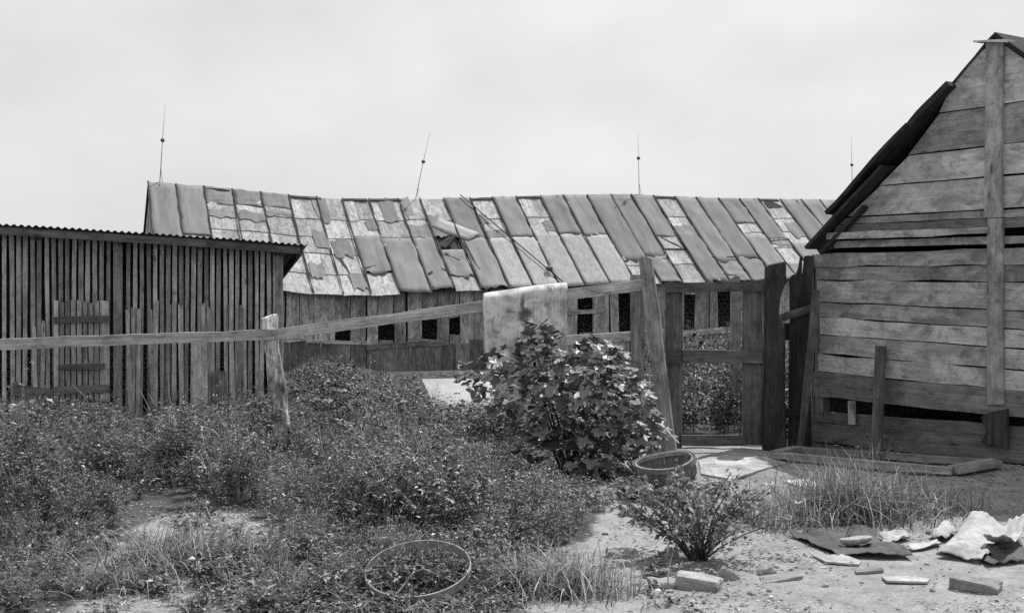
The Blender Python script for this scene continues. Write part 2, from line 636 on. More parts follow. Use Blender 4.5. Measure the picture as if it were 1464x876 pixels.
# strips of roofing paper: strip -> [(v0, v1, material, raggedness at the lower end)]
PAP = {0: [(-.004, .80, 'roof_paper', .06)], 1: [(-.004, .52, 'roof_paper', .05)], 2: [(-.004, .17, 'roof_paper', .01)], 3: [(-.004, .16, 'roof_paper', .01)],
       4: [(-.004, .15, 'roof_paper', .01)], 7: [(.40, .80, 'roof_paper', .05)], 8: [(.43, 1.0, 'roof_paper', .03)],
       9: [(.42, .985, 'roof_paper', .02)], 10: [(.57, .86, 'roof_paper', .06)], 11: [(-.004, .46, 'roof_paper', .02), (.44, 1.0, 'roof_paper', .05)],
       12: [(.36, .46, 'roof_paper', .03), (.45, 1.0, 'roof_pale', .0)], 13: [(-.004, .45, 'roof_paper', .02), (.44, 1.0, 'roof_pale', 0)],
       14: [(.40, 1.0, 'roof_pale', 0)], 15: [(-.004, .44, 'roof_paper', .02), (.43, 1.0, 'roof_pale', 0)],
       16: [(-.004, .46, 'roof_paper', .02), (.45, 1.0, 'roof_pale', 0)], 17: [(-.004, .75, 'roof_paper', .04)],
       18: [(-.004, .72, 'roof_paper', .04), (.71, 1.0, 'roof_paper', .02)], 19: [(-.004, .50, 'roof_paper', .03), (.49, .63, 'tin', .0)],
       20: [(.42, 1.0, 'roof_paper', .04)], 21: [(-.004, .78, 'roof_paper', .04), (.77, 1.0, 'roof_paper', .02)],
       22: [(-.004, .74, 'roof_paper', .04), (.72, 1.0, 'roof_paper', .02)], 23: [(-.004, .31, 'roof_paper', .02), (.45, 1.0, 'roof_paper', .03)],
       24: [(-.004, .52, 'roof_paper', .05), (.80, 1.0, 'roof_paper', .03)], 25: [(.55, 1.0, 'roof_paper', .06)]}
for i in range(26, 34):
    PAP[i] = [(-.004, 1.0, 'roof_paper', .02)]
for i in range(len(SE) - 1):
    a, b_ = SE[i], SE[i + 1]
    cover = PAP.get(i, [])
    for r in range(5):
        v0, v1 = ROWS[r], ROWS[r + 1]
        if any(c0 <= v0 + .02 and c1 >= v1 - .02 for c0, c1, _, _ in cover) and i > 0 and not (i == 10 and r in (1, 2)):
            continue
        if i == 10 and r == 2:
            continue                                    # the hole under the lifted sheet
        lift = 0.012 + 0.004 * (4 - r)
        # each row is laid as two or three boards of uneven width
        cuts = [0, 1] if random.random() < .5 else [0, random.uniform(.3, .7), 1]
        for q in range(len(cuts) - 1):
            x0 = a + (b_ - a) * cuts[q] + .003
            x1 = a + (b_ - a) * cuts[q + 1] - .003
            dv = random.uniform(-.008, .012)
            ov = random.uniform(0, .02) if r == 4 else .015
            quad('roof_board', roofpt(x0, v0 + .004, lift + .012), roofpt(x0, v1 + dv + ov, lift + .03), roofpt(x1, v1 + dv + ov, lift + .03),
                 roofpt(x1, v0 + .004, lift + .012), .018, RN, 'roof_deck', barn, segs=3, ny=2, wob=.008, rag=(.0, .02), warp=.006)
    for (v0, v1, mt, rg) in cover:
        e = .012 if i % 2 else -.012
        o = quad('roofing_sheet', roofpt(a + e, v0, .062), roofpt(a + e, v1, .066), roofpt(b_ - e * .5 - .01, v1, .066), roofpt(b_ - e * .5 - .01, v0, .062),
                 .006, RN, mt, barn, segs=12, ny=6, wob=.02, rag=(.0, rg * 4.4), warp=.036 if mt == 'roof_paper' else .015, wfreq=5.0, smooth=True)
# remnants of paper still stuck to the bare strips
for (k, v0, v1, f0, f1) in [(2, .24, .30, 0, 1), (3, .22, .31, .1, 1), (4, .20, .25, 0, 1), (5, .0, .2, .78, 1.02), (6, .0, .28, 0, .35), (5, .36, .52, .5, 1), (6, .44, .62, .1, .8), (7, .24, .34, .6, 1), (8, .0, .24, .3, .8), (9, .0, .2, .1, .5), (9, .3, .42, 0, 1), (12, .2, .3, 0, .4), (14, .28, .42, .55, 1), (20, .36, .44, 0, 1), (24, .5, .58, 0, 1), (25, .3, .5, .4, 1), (5, .7, .86, .1, .55), (6, .80, .95, .4, 1), (10, .2, .4, .0, .5)]:
    a, b_ = SE[k], SE[k + 1]
    x0, x1 = a + (b_ - a) * f0, a + (b_ - a) * f1
    quad('paper_remnant', roofpt(x0, v0, .066), roofpt(x0 + random.uniform(-.04, .04), v1, .068), roofpt(x1, v1 + random.uniform(-.03, .03), .068), roofpt(x1, v0 + random.uniform(-.02, .02), .066), .005, RN, 'roof_paper', barn, segs=6, ny=5, wob=.03, rag=(.10, .14), warp=.012)
# seams: dark strips laid in for the shadow lines of the lapped edges
for i in range(len(SE)):
    s = SE[i]
    pieces = [(0.0, 1.0)] if random.random() < .45 else [(0.0, random.uniform(.4, .6)), (random.uniform(.42, .62), 1.0)]
    for (u0, u1) in pieces:
        quad('seam_shadow', roofpt(s - .014, u0, .093), roofpt(s - .014 + random.uniform(-.02, .02), u1, .09), roofpt(s + .018, u1, .09), roofpt(s + .018, u0, .093),
             .03, RN, 'tar', barn, segs=10, wob=.016, rag=(0, .05))
# under-roof (holds the boards; closes the inside)
n_ = 26
sv, sf = [], []
for k in range(n_ + 1):
    s = S0 + (S1 - S0) * k / n_
    sv += [roofpt(s, 0, -.02), roofpt(s, .5, -.02), roofpt(s, .985, -.02)]
    bk = ridge(s) + UX * RUN; bk.z = eave(s).z
    sv += [bk]
for k in range(n_):
    o_ = k * 4
    for c0, c1 in ((0, 1), (1, 2)):
        sf.append([o_ + c0, o_ + c1, o_ + 4 + c1, o_ + 4 + c0])
    sf.append([o_, o_ + 4, o_ + 7, o_ + 3])
mesh_obj('roof_base', sv, sf, 'dark_inside', None, barn)
# ridge boards where the paper is gone
for k in (2, 5, 7, 8, 12, 14, 20, 25):
    s0_, s1_ = SE[k] + .04, SE[k + 1] + random.uniform(-.1, .2)
    a, b_ = ridge(s0_), ridge(s1_)
    quad('ridge_board', a + Vector((0, 0, .05)), b_ + Vector((0, 0, .05)), roofpt(s1_, .026, .085), roofpt(s0_, .026, .085), .015, RN, 'tar', barn, segs=5, wob=.03)
# wall boards: columns given in photo x, with openings
WALL = RUN - .28
def wallp(x, y=None, z=None, out=0.0):
    s = s_of_x(x, WALL + out)
    p = B0 - UX * (WALL + out) + AX * s
    return Vector((p.x, p.y, z if z is not None else EYE - (y - HZ) / F * p.y))
HOLES = [(479, 501, 471, 488), (541, 563, 463, 486), (603, 625, 457, 484), (643, 657, 455, 478), (828, 847, 424, 476), (884, 901, 418, 476), (979, 994, 420, 472), (1026, 1046, 416, 468), (1140, 1150, 420, 500)]
xs = [330.0]
hx = sorted(HOLES)
while xs[-1] < 1330:
    x = xs[-1]
    nxt = x + random.uniform(17, 25)
    for h in hx:
        if x < h[0] - .5 and nxt > h[0] - 9:
            nxt = h[0]; break
        if abs(x - h[0]) < .6:
            nxt = h[1]; break
    xs.append(nxt)
WN = Vector((-UX.x, -UX.y, 0))
for k in range(len(xs) - 1):
    xa, xb = xs[k] + .5, xs[k + 1] - .5
    if random.random() < .12 and xb - xa > 14:
        xb -= random.uniform(1.0, 2.5)
    lean = random.uniform(-1.5, 3.5) if xa > 800 else random.uniform(-1, 1.5)
    hole = next((h for h in HOLES if abs(h[0] - xs[k]) < .6), None)
    out = random.uniform(0, .03)
    ztop = min(eave(s_of_x(xa, RUN)).z + .17, 1.4)
    zb = gz(*wallp(xa, 450).xy) - .1
    segs_ = [(None, None)] if hole is None else [(None, hole[2]), (hole[3], None)]
    for (ya, yb) in segs_:
        top_a = wallp(xa, ya, None, out) if ya else wallp(xa, z=ztop, out=out)
        top_b = wallp(xb, ya + random.uniform(-2, 2), None, out) if ya else wallp(xb, z=ztop, out=out)
        bot_a = wallp(xa + lean, yb, None, out) if yb else wallp(xa + lean, z=zb, out=out)
        bot_b = wallp(xb + lean, yb + random.uniform(-2, 2), None, out) if yb else wallp(xb + lean, z=zb, out=out)
        if (top_a - bot_a).length < .05:
            continue
        quad('wall_board', top_a, bot_a, bot_b, top_b, .025, WN, 'wood_barn', barn, segs=4, wob=.012, rag=(0, .02))
# nailed strips across the wall
for (xa, ya, xb, yb, hpx) in [(812, 444, 866, 441, 6), (765, 487, 906, 478, 9), (975, 472, 1048, 466, 9), (980, 486, 1046, 483, 8)]:
    quad('cross_board', wallp(xa, ya, None, .06), wallp(xb, yb, None, .06), wallp(xb, yb + hpx, None, .06), wallp(xa, ya + hpx, None, .06), .022, WN, 'wood_barn', barn, segs=5, wob=.01)
# closed ends and back
def end_wall(s, nm):
    A = ridge(s) + Vector((0, 0, -.03))
    B = B0 - UX * WALL + AX * s
    C = B0 + UX * WALL + AX * s
    zf, zb_ = eave(s).z + .15, -1.35
    # as vertical boards
    nb = 16
    for k in range(nb):
        f0, f1 = k / nb, (k + .97) / nb
        p0, p1 = B.lerp(C, f0), B.lerp(C, f1)
        def top(f):
            return zf + (A.z - zf) * (1 - abs(2 * f - 1))
        quad('end_board', Vector((p0.x, p0.y, top(f0))), Vector((p0.x, p0.y, zb_)), Vector((p1.x, p1.y, zb_)), Vector((p1.x, p1.y, top(f1))), .025, -AX if nm else AX, 'wood_barn', barn, segs=2, wob=.006)
end_wall(S0 + .06, True)
end_wall(S1 - .06, False)
bw0, bw1 = B0 + UX * (WALL) + AX * S0, B0 + UX * WALL + AX * S1
quad('back_wall', Vector((bw0.x, bw0.y, 1.2)), Vector((bw1.x, bw1.y, 1.2)), Vector((bw1.x, bw1.y, -1.5)), Vector((bw0.x, bw0.y, -1.5)), .03, UX, 'wood_barn', barn, segs=2, wob=0)
# the loose sheet standing up from the roof and the torn pieces round the hole
def rp(x, y, up=0.0):
    """roof point behind a photo pixel"""
    best = None
    lo, hi = -.1, 1.1
    for _ in range(40):
        v = (lo + hi) / 2
        s = (SE[0] + SE[-1]) / 2
        a, b_ = SE[0] - 3, SE[-1] + 3
        for _k in range(30):
            s = (a + b_) / 2
            if pix(roofpt(s, v))[0] < x: a = s
            else: b_ = s
        if pix(roofpt(s, v))[1] < y: lo = v
        else: hi = v
    return roofpt(s, v, up)
def rq(x, y, toward):
    return P(x, y, rp(x, y).y - toward)
a, b_, c_, d_ = rq(617, 325, .12), rq(627, 311, .16), rq(686, 333, .22), rq(670, 344, .16)
quad('loose_sheet', b_, c_, d_, a, .012, RN, 'roof_pale', barn, segs=8, ny=3, wob=.015, bulge=.0, smooth=True)
poly('torn_flap', [rp(628, 352, .075), rp(640, 342, .12), rp(650, 344, .2), rp(645, 352, .075), rp(636, 357, .07)], .01, RN, 'tar', barn)
for pts in ([(635, 365), (657, 374)], [(695, 361), (713, 377)], [(662, 346), (684, 388)], [(612, 394), (628, 386)], [(628, 386), (644, 392)], [(545, 388), (553, 383)], [(1006, 371), (1050, 369)], [(1056, 369), (1080, 370)], [(943, 341), (974, 357)], [(1033, 394), (1052, 396)], [(1100, 347), (1124, 345)], [(486, 371), (500, 394)], [(520, 386), (540, 383)]):
    p0, p1 = rp(*pts[0], .075), rp(*pts[1], .075)
    board('torn_edge', p0, p1, random.uniform(.05, .11), .02, RN, 'tar', barn, w1=.03, segs=5, wob=.03)
# tear at the ridge with its dark mouth
poly('torn_flap', [rp(1090, 290, .08), rp(1098, 291, .13), rp(1119, 298, .08), rp(1098, 299, .08)], .01, RN, 'tar', barn)

# lightning rods
def rod(x0, y0, x1, y1, yb):
    s = s_of_x(x0)
    p = ridge(s); d = p.y
    t_ = P(x1, y1, d)
    o = tube('lightning_rod', [p - Vector((0, 0, .1)), p.lerp(t_, .5), t_], [.013, .010, .004], 'rust_iron', barn, 6)  # rod paler than its ball: sky glare put into its colour
    tag(o, None)
    f_ = (y0 - yb) / (y0 - y1)
    c = p.lerp(t_, f_)
    vs, fs = [], []
    for i in range(7):
        th = math.pi * i / 6
        for k in range(10):
            ph = 2 * math.pi * k / 10
            vs.append(c + Vector((math.sin(th) * math.cos(ph), math.sin(th) * math.sin(ph), math.cos(th) * .95)) * .062)
    for i in range(6):
        for k in range(10):
            fs.append([i * 10 + k, i * 10 + (k + 1) % 10, (i + 1) * 10 + (k + 1) % 10, (i + 1) * 10 + k])
    local_obj('ball', vs, fs, 'iron', Matrix.Translation(c), o, True)
    q0 = p + AX * .10 - Vector((0, 0, .1))
    tube('brace', [q0, p.lerp(t_, .22)], .007, 'iron', o, 5)
    return o
rod(228, 262, 236, 150, 200)
rod(593, 285, 615, 188, 231)
rod(914, 280, 912, 190, 226)
rod(1219, 287, 1217, 196, 235)
p0, p1 = rp(657, 283, .12), rp(803, 407, .12)
o = tube('fallen_rod', [p0, p0.lerp(p1, .5), p1], .017, 'tar', barn, 6)
o['label'] = 'fallen lightning rod lying slantwise on the roof'
c = p0.lerp(p1, .87) + RN * .05
vs, fs = [], []
for i in range(7):
    th = math.pi * i / 6
    for k in range(10):
        ph = 2 * math.pi * k / 10
        vs.append(c + Vector((math.sin(th) * math.cos(ph) * 1.35, math.sin(th) * math.sin(ph), math.cos(th))) * .085)
for i in range(6):
    for k in range(10):
        fs.append([i * 10 + k, i * 10 + (k + 1) % 10, (i + 1) * 10 + (k + 1) % 10, (i + 1) * 10 + k])
local_obj('ball', vs, fs, 'iron', Matrix.Translation(c), o, True)

# low board pen in front of the barn wall
pen = thing('board_pen', 'low dark board pen along the foot of the barn wall', 'fence', wallp(560, z=-1.1, out=1.2))
def penp(x, y=None, z=None, out=0.0):
    return wallp(x, y, z, 1.2 + out)
x = 392.0
while x < 716:
    w_ = random.uniform(17, 26)
    yt = interp([(392, 486), (440, 488), (525, 493), (560, 494), (640, 488), (716, 484)], x) + random.uniform(-1.5, 3)
    zb = gz(*penp(x, 500).xy) - .1
    o_ = random.uniform(0, .03)
    quad('pen_board', penp(x + .6, yt, None, o_), penp(x + .6, z=zb, out=o_), penp(x + w_ - .6, z=zb, out=o_), penp(x + w_ - .6, yt + random.uniform(-1, 1), None, o_), .025, WN, 'wood_pen', pen, segs=3, wob=.012, rag=(.02, 0))
    x += w_
for (xa, ya, xb, yb, h_, mt) in [(395, 485, 436, 482, 5, 'wood_barn'), (440, 486, 525, 487.5, 4.5, 'wood_barn'), (525, 492, 641, 485, 8, 'wood_pen')]:
    quad('pen_rail', penp(xa, ya, None, .06), penp(xb, yb, None, .06), penp(xb, yb + h_, None, .06), penp(xa, ya + h_, None, .06), .025, WN, mt, pen, segs=6, wob=.012, rag=(.02, .02))

# ------------------------------------------------------------------ slatted crib
CA = Vector(((30 - CX) / F * 13.2, 13.2, 0))
CB = Vector(((402 - CX) / F * 14.2, 14.2, 0))
CD = (CB - CA).normalized()
CN = Vector((CD.y, -CD.x, 0))                          # towards the camera
CK = -CN
def cribp(x, y=None, z=None, out=0.0):
    t_ = (x - CX) / F
    o_ = CA + CN * out
    s = (t_ * o_.y - o_.x) / (CD.x - t_ * CD.y)
    p = o_ + CD * s
    return Vector((p.x, p.y, z if z is not None else EYE - (y - HZ) / F * p.y))
TOPY = [(-200, 322), (30, 335), (160, 343), (300, 352), (402, 360), (440, 363)]
crib = thing('corn_crib', 'low slatted corn crib with corrugated iron lean-to roof', 'crib', (CA + CB) / 2 + Vector((0, 0, -.2)))
CL = (CB - CA).length
s = -1.9
k = 0
wide = [(163, 175)]
while s < CL - .02:
    p = CA + CD * (s + .026)
    x = CX + F * p.x / p.y
    if 159 < x < 178:
        s += .072; continue
    ztop = EYE - (interp(TOPY, x) - 2 - HZ) / F * p.y + .02
    zb = gz(p.x, p.y) - .02 + random.uniform(-.04, .05)
    w_ = random.uniform(.044, .051)
    out = random.uniform(-.004, .004)
    off = random.uniform(-.016, .016)
    if random.random() < .05: zb += random.uniform(.2, .5)
    a = Vector((p.x, p.y, ztop)) + CN * out
    b_ = Vector((p.x, p.y, zb)) + CN * out + CD * off
    board('slat', a, b_, w_, .02, CN, 'wood_slat', crib, segs=4, wob=.004, rag=(0, .01))
    s += .0735 + random.uniform(-.004, .004)
    k += 1
for (xa, xb, yb) in [(162, 175, 600), (394, 402.5, 560)]:
    p0, p1 = cribp(xa, interp(TOPY, xa), None, .03), cribp(xb, interp(TOPY, xb), None, .03)
    zb = gz(p0.x, p0.y) - .05
    quad('upright', p0, Vector((p0.x, p0.y, zb)), Vector((p1.x, p1.y, zb)), p1, .06, CN, 'wood_slat', crib, segs=5, wob=.004)
# short outer slats nailed over the lower half
for x in [48, 62, 182, 190, 199, 214, 223, 241, 249, 258, 285, 290, 299, 330, 345]:
    yt = random.uniform(430, 446) if x > 170 else random.uniform(440, 470)
    out = .026 + random.uniform(0, .008)
    p0 = cribp(x, yt, None, out)
    p1 = cribp(x + random.uniform(-3, 7), z=gz(p0.x, p0.y) - .02, out=out)
    board('short_slat', p0, p1, random.uniform(.04, .06), .016, CN, 'wood_slat', crib, segs=4, ny=3, wob=.004, rag=(.035, 0))
poly('patch_board', [cribp(274, 488, None, .05), cribp(296, 487, None, .05), cribp(297, 585, None, .05), cribp(272, 588, None, .05)], .018, CN, 'wood_slat', crib, xdir=(0, 0, 1))
poly('patch_board', [cribp(303, 532, None, .045), cribp(322, 530, None, .045), cribp(322, 580, None, .045), cribp(303, 582, None, .045)], .018, CN, 'wood_crib_dark', crib, xdir=(0, 0, 1))
# door of upright slats with battens
DO = .06
door = poly('door', [cribp(79, 458, None, DO - .035), cribp(157, 455, None, DO - .035), cribp(157, 463, None, DO - .035), cribp(79, 466, None, DO - .035)], .02, CN, 'wood_crib_dark', crib)
x = 77.0
while x < 143:
    p0 = cribp(x + 3, random.uniform(429, 434), None, DO); p1 = cribp(x + 3.4, 572, None, DO)
    board('door_slat', p0, p1, .048, .018, CN, 'wood_slat', door, segs=3, wob=.003, ny=2, rag=(.015, 0))
    x += 8.3
quad('door_stile', cribp(143, 429, None, DO), cribp(143, 574, None, DO), cribp(157, 574, None, DO), cribp(156, 431, None, DO), .02, CN, 'wood_slat', door, segs=4, wob=.003)
for (xa, xb, ya, yb, h_) in [(77, 157, 453, 451, 9), (83, 150, 521, 519, 8), (78, 157, 553, 549, 11)]:
    quad('door_batten', cribp(xa, ya, None, DO + .024), cribp(xb, yb, None, DO + .024), cribp(xb, yb + h_, None, DO + .024), cribp(xa, ya + h_, None, DO + .024), .022, CN, 'wood_crib_dark', door, segs=4, wob=.006)
quad('low_board', cribp(18, 549, None, .05), cribp(76, 556, None, .05), cribp(76, 571, None, .05), cribp(18, 566, None, .05), .02, CN, 'wood_crib_dark', crib, segs=3, wob=.006)
# roof: front fascia, corrugated sheets falling away to the back
def cr_edge(s_):
    p = CA + CD * s_
    x = CX + F * p.x / p.y
    return EYE - (interp(TOPY, x) - 8 - HZ) / F * p.y
RD, FO, RO = 2.6, .24, .22
fa0, fa1 = cribp(-170, z=0, out=FO), cribp(425, z=0, out=FO)
sA, sB = (fa0 - CA).dot(CD), CL + RO
npc = 4
for k in range(npc):
    s0_, s1_ = sA + (sB - sA) * k / npc, sA + (sB - sA) * (k + .997) / npc
    p0, p1 = CA + CD * s0_ + CN * FO, CA + CD * s1_ + CN * FO
    z0, z1 = cr_edge(s0_), cr_edge(s1_)
    quad('fascia', Vector((p0.x, p0.y, z0)), Vector((p1.x, p1.y, z1)), Vector((p1.x, p1.y, z1 - .085)), Vector((p0.x, p0.y, z0 - .085)), .03, CN, 'wood_crib_dark', crib, segs=5, wob=.004)
ns = 9
per = .076
for k in range(ns):
    s0_, s1_ = sA + (sB + .03 - sA) * k / ns, sA + (sB + .03 - sA) * (k + 1) / ns + .03
    m_ = int((s1_ - s0_) / per * 8)
    vs, fs = [], []
    lift = .012 + .003 * (k % 2)
    over = random.uniform(.02, .06)
    for j, back in enumerate((-over, .8, 1.7, RD)):
        for i in range(m_ + 1):
            s_ = s0_ + (s1_ - s0_) * i / m_
            p = CA + CD * s_ + CN * (FO - back)
            z = cr_edge(s_) + lift + .011 * (1 + math.sin(2 * math.pi * s_ / per)) - .20 * (back)
            vs.append(Vector((p.x, p.y, z)))
    w_ = m_ + 1
    for j in range(3):
        for i in range(m_):
            fs.append([j * w_ + i, j * w_ + i + 1, (j + 1) * w_ + i + 1, (j + 1) * w_ + i])
    local_obj('roof_sheet', vs, fs, 'tin', basis(vs[0], CD, (0, 0, 1)), crib, True)
# barge board on the right end, rafters, soffit
p0 = CA + CD * sB + CN * FO; z0 = cr_edge(sB)
p1 = p0 + CK * RD; z1 = z0 - .20 * RD
quad('barge_board', Vector((p0.x, p0.y, z0 - .002)), Vector((p1.x, p1.y, z1 - .002)), Vector((p1.x, p1.y, z1 - .09)), Vector((p0.x, p0.y, z0 - .09)), .03, CD, 'wood_crib_dark', crib, segs=4, wob=.004)
for s_ in [sB - .2] + [CL - .05 - i * .9 for i in range(6)]:
    p0 = CA + CD * s_ + CN * (FO - .035); z0 = cr_edge(s_) - .045
    p1 = p0 + CK * (RD - .1); z1 = z0 - .20 * (RD - .1)
    board('rafter', Vector((p0.x, p0.y, z0)), Vector((p1.x, p1.y, z1)), .075, .045, CD, 'wood_crib_dark', crib, segs=2, wob=0)
# closed back and ends
cb0, cb1 = CA + CD * (sA + .3) + CK * 2.0, CB + CK * 2.0
quad('back_wall', Vector((cb0.x, cb0.y, 1.67)), Vector((cb1.x, cb1.y, 1.41)), Vector((cb1.x, cb1.y, -.45)), Vector((cb0.x, cb0.y, -.45)), .03, CK, 'wood_crib_dark', crib, segs=2, wob=0)
for q, sgn in ((CA + CD * (sA + .3), -1), (CB, 1)):
    r_ = q + CK * 2.0
    q2 = q + CK * .04
    quad('end_wall', Vector((q2.x, q2.y, 1.68)), Vector((r_.x, r_.y, 1.35)), Vector((r_.x, r_.y, -.45)), Vector((q2.x, q2.y, -.45)), .025, CD * sgn, 'wood_crib_dark', crib, segs=2, wob=0)
fl0, fl1 = CA + CD * (sA + .3), CB
poly('crib_floor', [Vector((fl0.x, fl0.y, -.16)) + CK * .05, Vector((fl1.x, fl1.y, -.16)) + CK * .05, Vector((cb1.x, cb1.y, -.16)), Vector((cb0.x, cb0.y, -.16))], .03, (0, 0, 1), 'dark_inside', crib)

# ------------------------------------------------------------------ rail fence
FN = Vector((0, -1, 0))
fence = thing('rail_fence', 'rail fence on a pale split post with wire netting below', 'fence', (P(395, 640, 9.95).x, 9.95, 0))
# split post, leaning a little
def log(name, prof, depth, thick, mat, parent, jit=.006, top_slope=.02):
    """upright timber: prof = [(x_left, x_right, y)] in photo pixels at the given depth"""
    vs, fs = [], []
    ns_ = 12
    rings = []
    n_sub = 4
    pr = []
    for i in range(len(prof) - 1):
        for q in range(n_sub):
            f = q / n_sub
            pr.append(tuple(prof[i][c] + (prof[i + 1][c] - prof[i][c]) * f for c in range(3)))
    pr.append(prof[-1])
    so = random.uniform(0, 50)
    for i, (xl, xr, y) in enumerate(pr):
        a, b_ = P(xl, y, depth), P(xr, y, depth)
        c = (a + b_) / 2; hw = (b_ - a).length / 2
        for k in range(ns_):
            an = 2 * math.pi * k / ns_
            ca, sa = math.cos(an), math.sin(an)
            e = .55
            ux = math.copysign(abs(ca) ** e, ca); uy = math.copysign(abs(sa) ** e, sa)
            j = 1 + (jit / max(hw, .01)) * 1.5 * mnoise.noise(Vector((ca * 1.6 + so, sa * 1.6, i * .22)))
            dz = top_slope * ca + jit * 1.5 * mnoise.noise(Vector((ca * 3 + so, sa * 3, 9))) if i == 0 else 0
            vs.append(c + Vector((ux * hw * j, uy * thick / 2 * j, dz)))
    m_ = len(pr)
    for i in range(m_ - 1):
        for k in range(ns_):
            k2 = (k + 1) % ns_
            fs.append([i * ns_ + k, (i + 1) * ns_ + k, (i + 1) * ns_ + k2, i * ns_ + k2])
    fs.append(list(range(ns_))[::-1]); fs.append([(m_ - 1) * ns_ + k for k in range(ns_)])
    o = local_obj(name, vs, fs, mat, basis(vs[0], (0, 0, 1), FN), parent)
    import bmesh
    bm = bmesh.new(); bm.from_mesh(o.data); bmesh.ops.recalc_face_normals(bm, faces=bm.faces); bm.to_mesh(o.data); bm.free()
    return o
log('post', [(375, 396, 452), (376, 397, 470), (380, 399, 500), (383, 405, 530), (386, 411, 570), (390, 416, 610), (392, 419, 662)], 9.96, .13, 'wood_post_pale', fence, jit=.012)
quad('rail', P(-60, 487, 10.05), P(392, 470.5, 9.86), P(392, 485, 9.86), P(-60, 502.5, 10.05), .045, FN, 'wood_rail', fence, segs=18, wob=.007, rag=(0, .01))
quad('rail', P(389, 471, 9.9), P(922, 399, 9.86), P(922, 414.5, 9.86), P(389, 486, 9.9), .05, FN, 'wood_rail', fence, segs=20, wob=.006, rag=(.01, .01))
quad('lower_rail', P(700, 487, 10.03), P(949, 471, 10.03), P(949, 478, 10.03), P(700, 497, 10.03), .03, FN, 'wood_rail', fence, segs=8, wob=.005)
quad('post_plank', P(901, 392, 9.99), P(903, 648, 9.99), P(922, 648, 9.99), P(921, 393, 9.99), .03, FN, 'wood_plank', fence, segs=8, wob=.006, rag=(.01, 0))
# hexagonal wire netting
NR = .0005
def netting(name, x0, x1, topf, d, parent, cell=.05):
    A, B = P(x0, 500, d), P(x1, 500, d)
    L = B.x - A.x
    vs, fs = [], []
    def seg(p, q):
        k = len(vs)
        dv = (q - p).normalized()
        a = dv.cross(Vector((0, 1, 0))).normalized() * NR
        b_ = Vector((0, NR, 0))
        for c in (p, q):
            vs.extend([c + a, c - a * .5 + b_ * .87, c - a * .5 - b_ * .87])
        for i in range(3):
            j = (i + 1) % 3
            fs.append([k + i, k + j, k + 3 + j, k + 3 + i])
    nx_ = int(L / cell)
    def pt(i, r):
        """row r of vertices, zig-zag"""
        x = A.x + i * cell * .5
        up = (i + r) % 2
        z = r * cell * .78 + (cell * .14 if up else -cell * .14)
        yb = .018 * n2(x, z, 2.3, 4.0)
        return Vector((x + .006 * n2(x, z, 5, 1), d + yb, z + gz(x, d) + .008 * n2(x, z, 3, 9)))
    for r in range(0, 40):
        for i in range(nx_ * 2):
            p, q = pt(i, r), pt(i + 1, r)
            ymax = topf(p.x)
            if p.z > ymax or q.z > ymax:
                continue
            seg(p, q)
            if (i + r) % 2:
                u_ = pt(i, r + 1)
                if u_.z < ymax:
                    seg(p, u_)
    o = mesh_obj(name, vs, fs, 'wire', None, parent)
    o['kind'] = 'stuff'
    return o
def railz(x):
    return interp([(-4.8, EYE - (494 - HZ) / F * 10), (-2.07, EYE - (477 - HZ) / F * 9.9), (1.13, EYE - (406 - HZ) / F * 9.9)], x)
netting('wire_netting', -60, 383, railz, 9.99, fence)

# mattress over the rail
mt = None
def rail_top(x):
    return 471 + (399 - 471) * (x - 389) / (922 - 389)
nu, nv = 44, 60
vs, fs, tone = [], [], []
xl, xr = 691, 811
front_len, back_len, r_ = .53, .46, .052
tufts = [(.30, .20), (.87 - .12, .16), (.30, .80), (.74, .72), (.52, .05)]
def mat_pt(u, w, side):
    """u across 0..1, w along the drape: 0 = back hem, 1 = front hem; side +1 outer, -1 inner"""
    xpx = xl + (xr - xl) * u
    top = EYE - (rail_top(xpx) - HZ) / F * 9.87
    X = (xpx - CX) / F * 9.87
    cz, cy = top - .012, 9.89
    arc = math.pi * r_
    tot = back_len + arc + front_len
    l = w * tot
    puff = .016 * math.sin(math.pi * u) ** .35
    th = .018 + puff
    rr = r_ + (side * th)
    if l < back_len:
        p = Vector((X, cy + rr, cz - (back_len - l)))
    elif l < back_len + arc:
        an = (l - back_len) / r_
        p = Vector((X, cy + rr * math.cos(an), cz + rr * math.sin(an)))
    else:
        dn = l - back_len - arc
        p = Vector((X, cy - rr - .03 * math.sin(dn * 3), cz - dn))
        if side > 0:
            fw = dn / front_len
            for (tu, tv) in tufts:
                dd = ((u - tu) * .72) ** 2 + ((fw - tv) * .62) ** 2
                p.y += .024 * math.exp(-dd / .0013) + .010 * math.exp(-dd / .012)
            p.y -= .010 * mnoise.noise(Vector((u * 4, fw * 4, 2.2)))
        p.x += .03 * (dn / front_len) * (1 - u) - .004
        p.z += .02 * u * dn
    p.z += .006 * mnoise.noise(Vector((u * 6, w * 5, side)))
    return p
for side in (1, -1):
    for i in range(nu + 1):
        for j in range(nv + 1):
            u, w_ = i / nu, j / nv
            vs.append(mat_pt(u, w_, side))
            tn = 1.0
            fw = (w_ * (back_len + math.pi * r_ + front_len) - back_len - math.pi * r_) / front_len
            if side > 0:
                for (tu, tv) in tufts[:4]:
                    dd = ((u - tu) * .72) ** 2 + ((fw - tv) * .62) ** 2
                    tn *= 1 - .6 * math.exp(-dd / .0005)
                # dark brown stain in the middle of the front
                q = ((u - .50) / .075) ** 2 + ((fw - .30) / .12) ** 2 + .9 * mnoise.noise(Vector((u * 14, fw * 10, 5)))
                q2 = ((u - .47) / .02) ** 2 + ((fw - .12) / .16) ** 2
                tn *= 1 - .80 / (1 + math.exp(min(60.0, (min(q, q2) - 1) * 6)))
            tone.append(tn)
W_ = nv + 1
N1 = (nu + 1) * W_
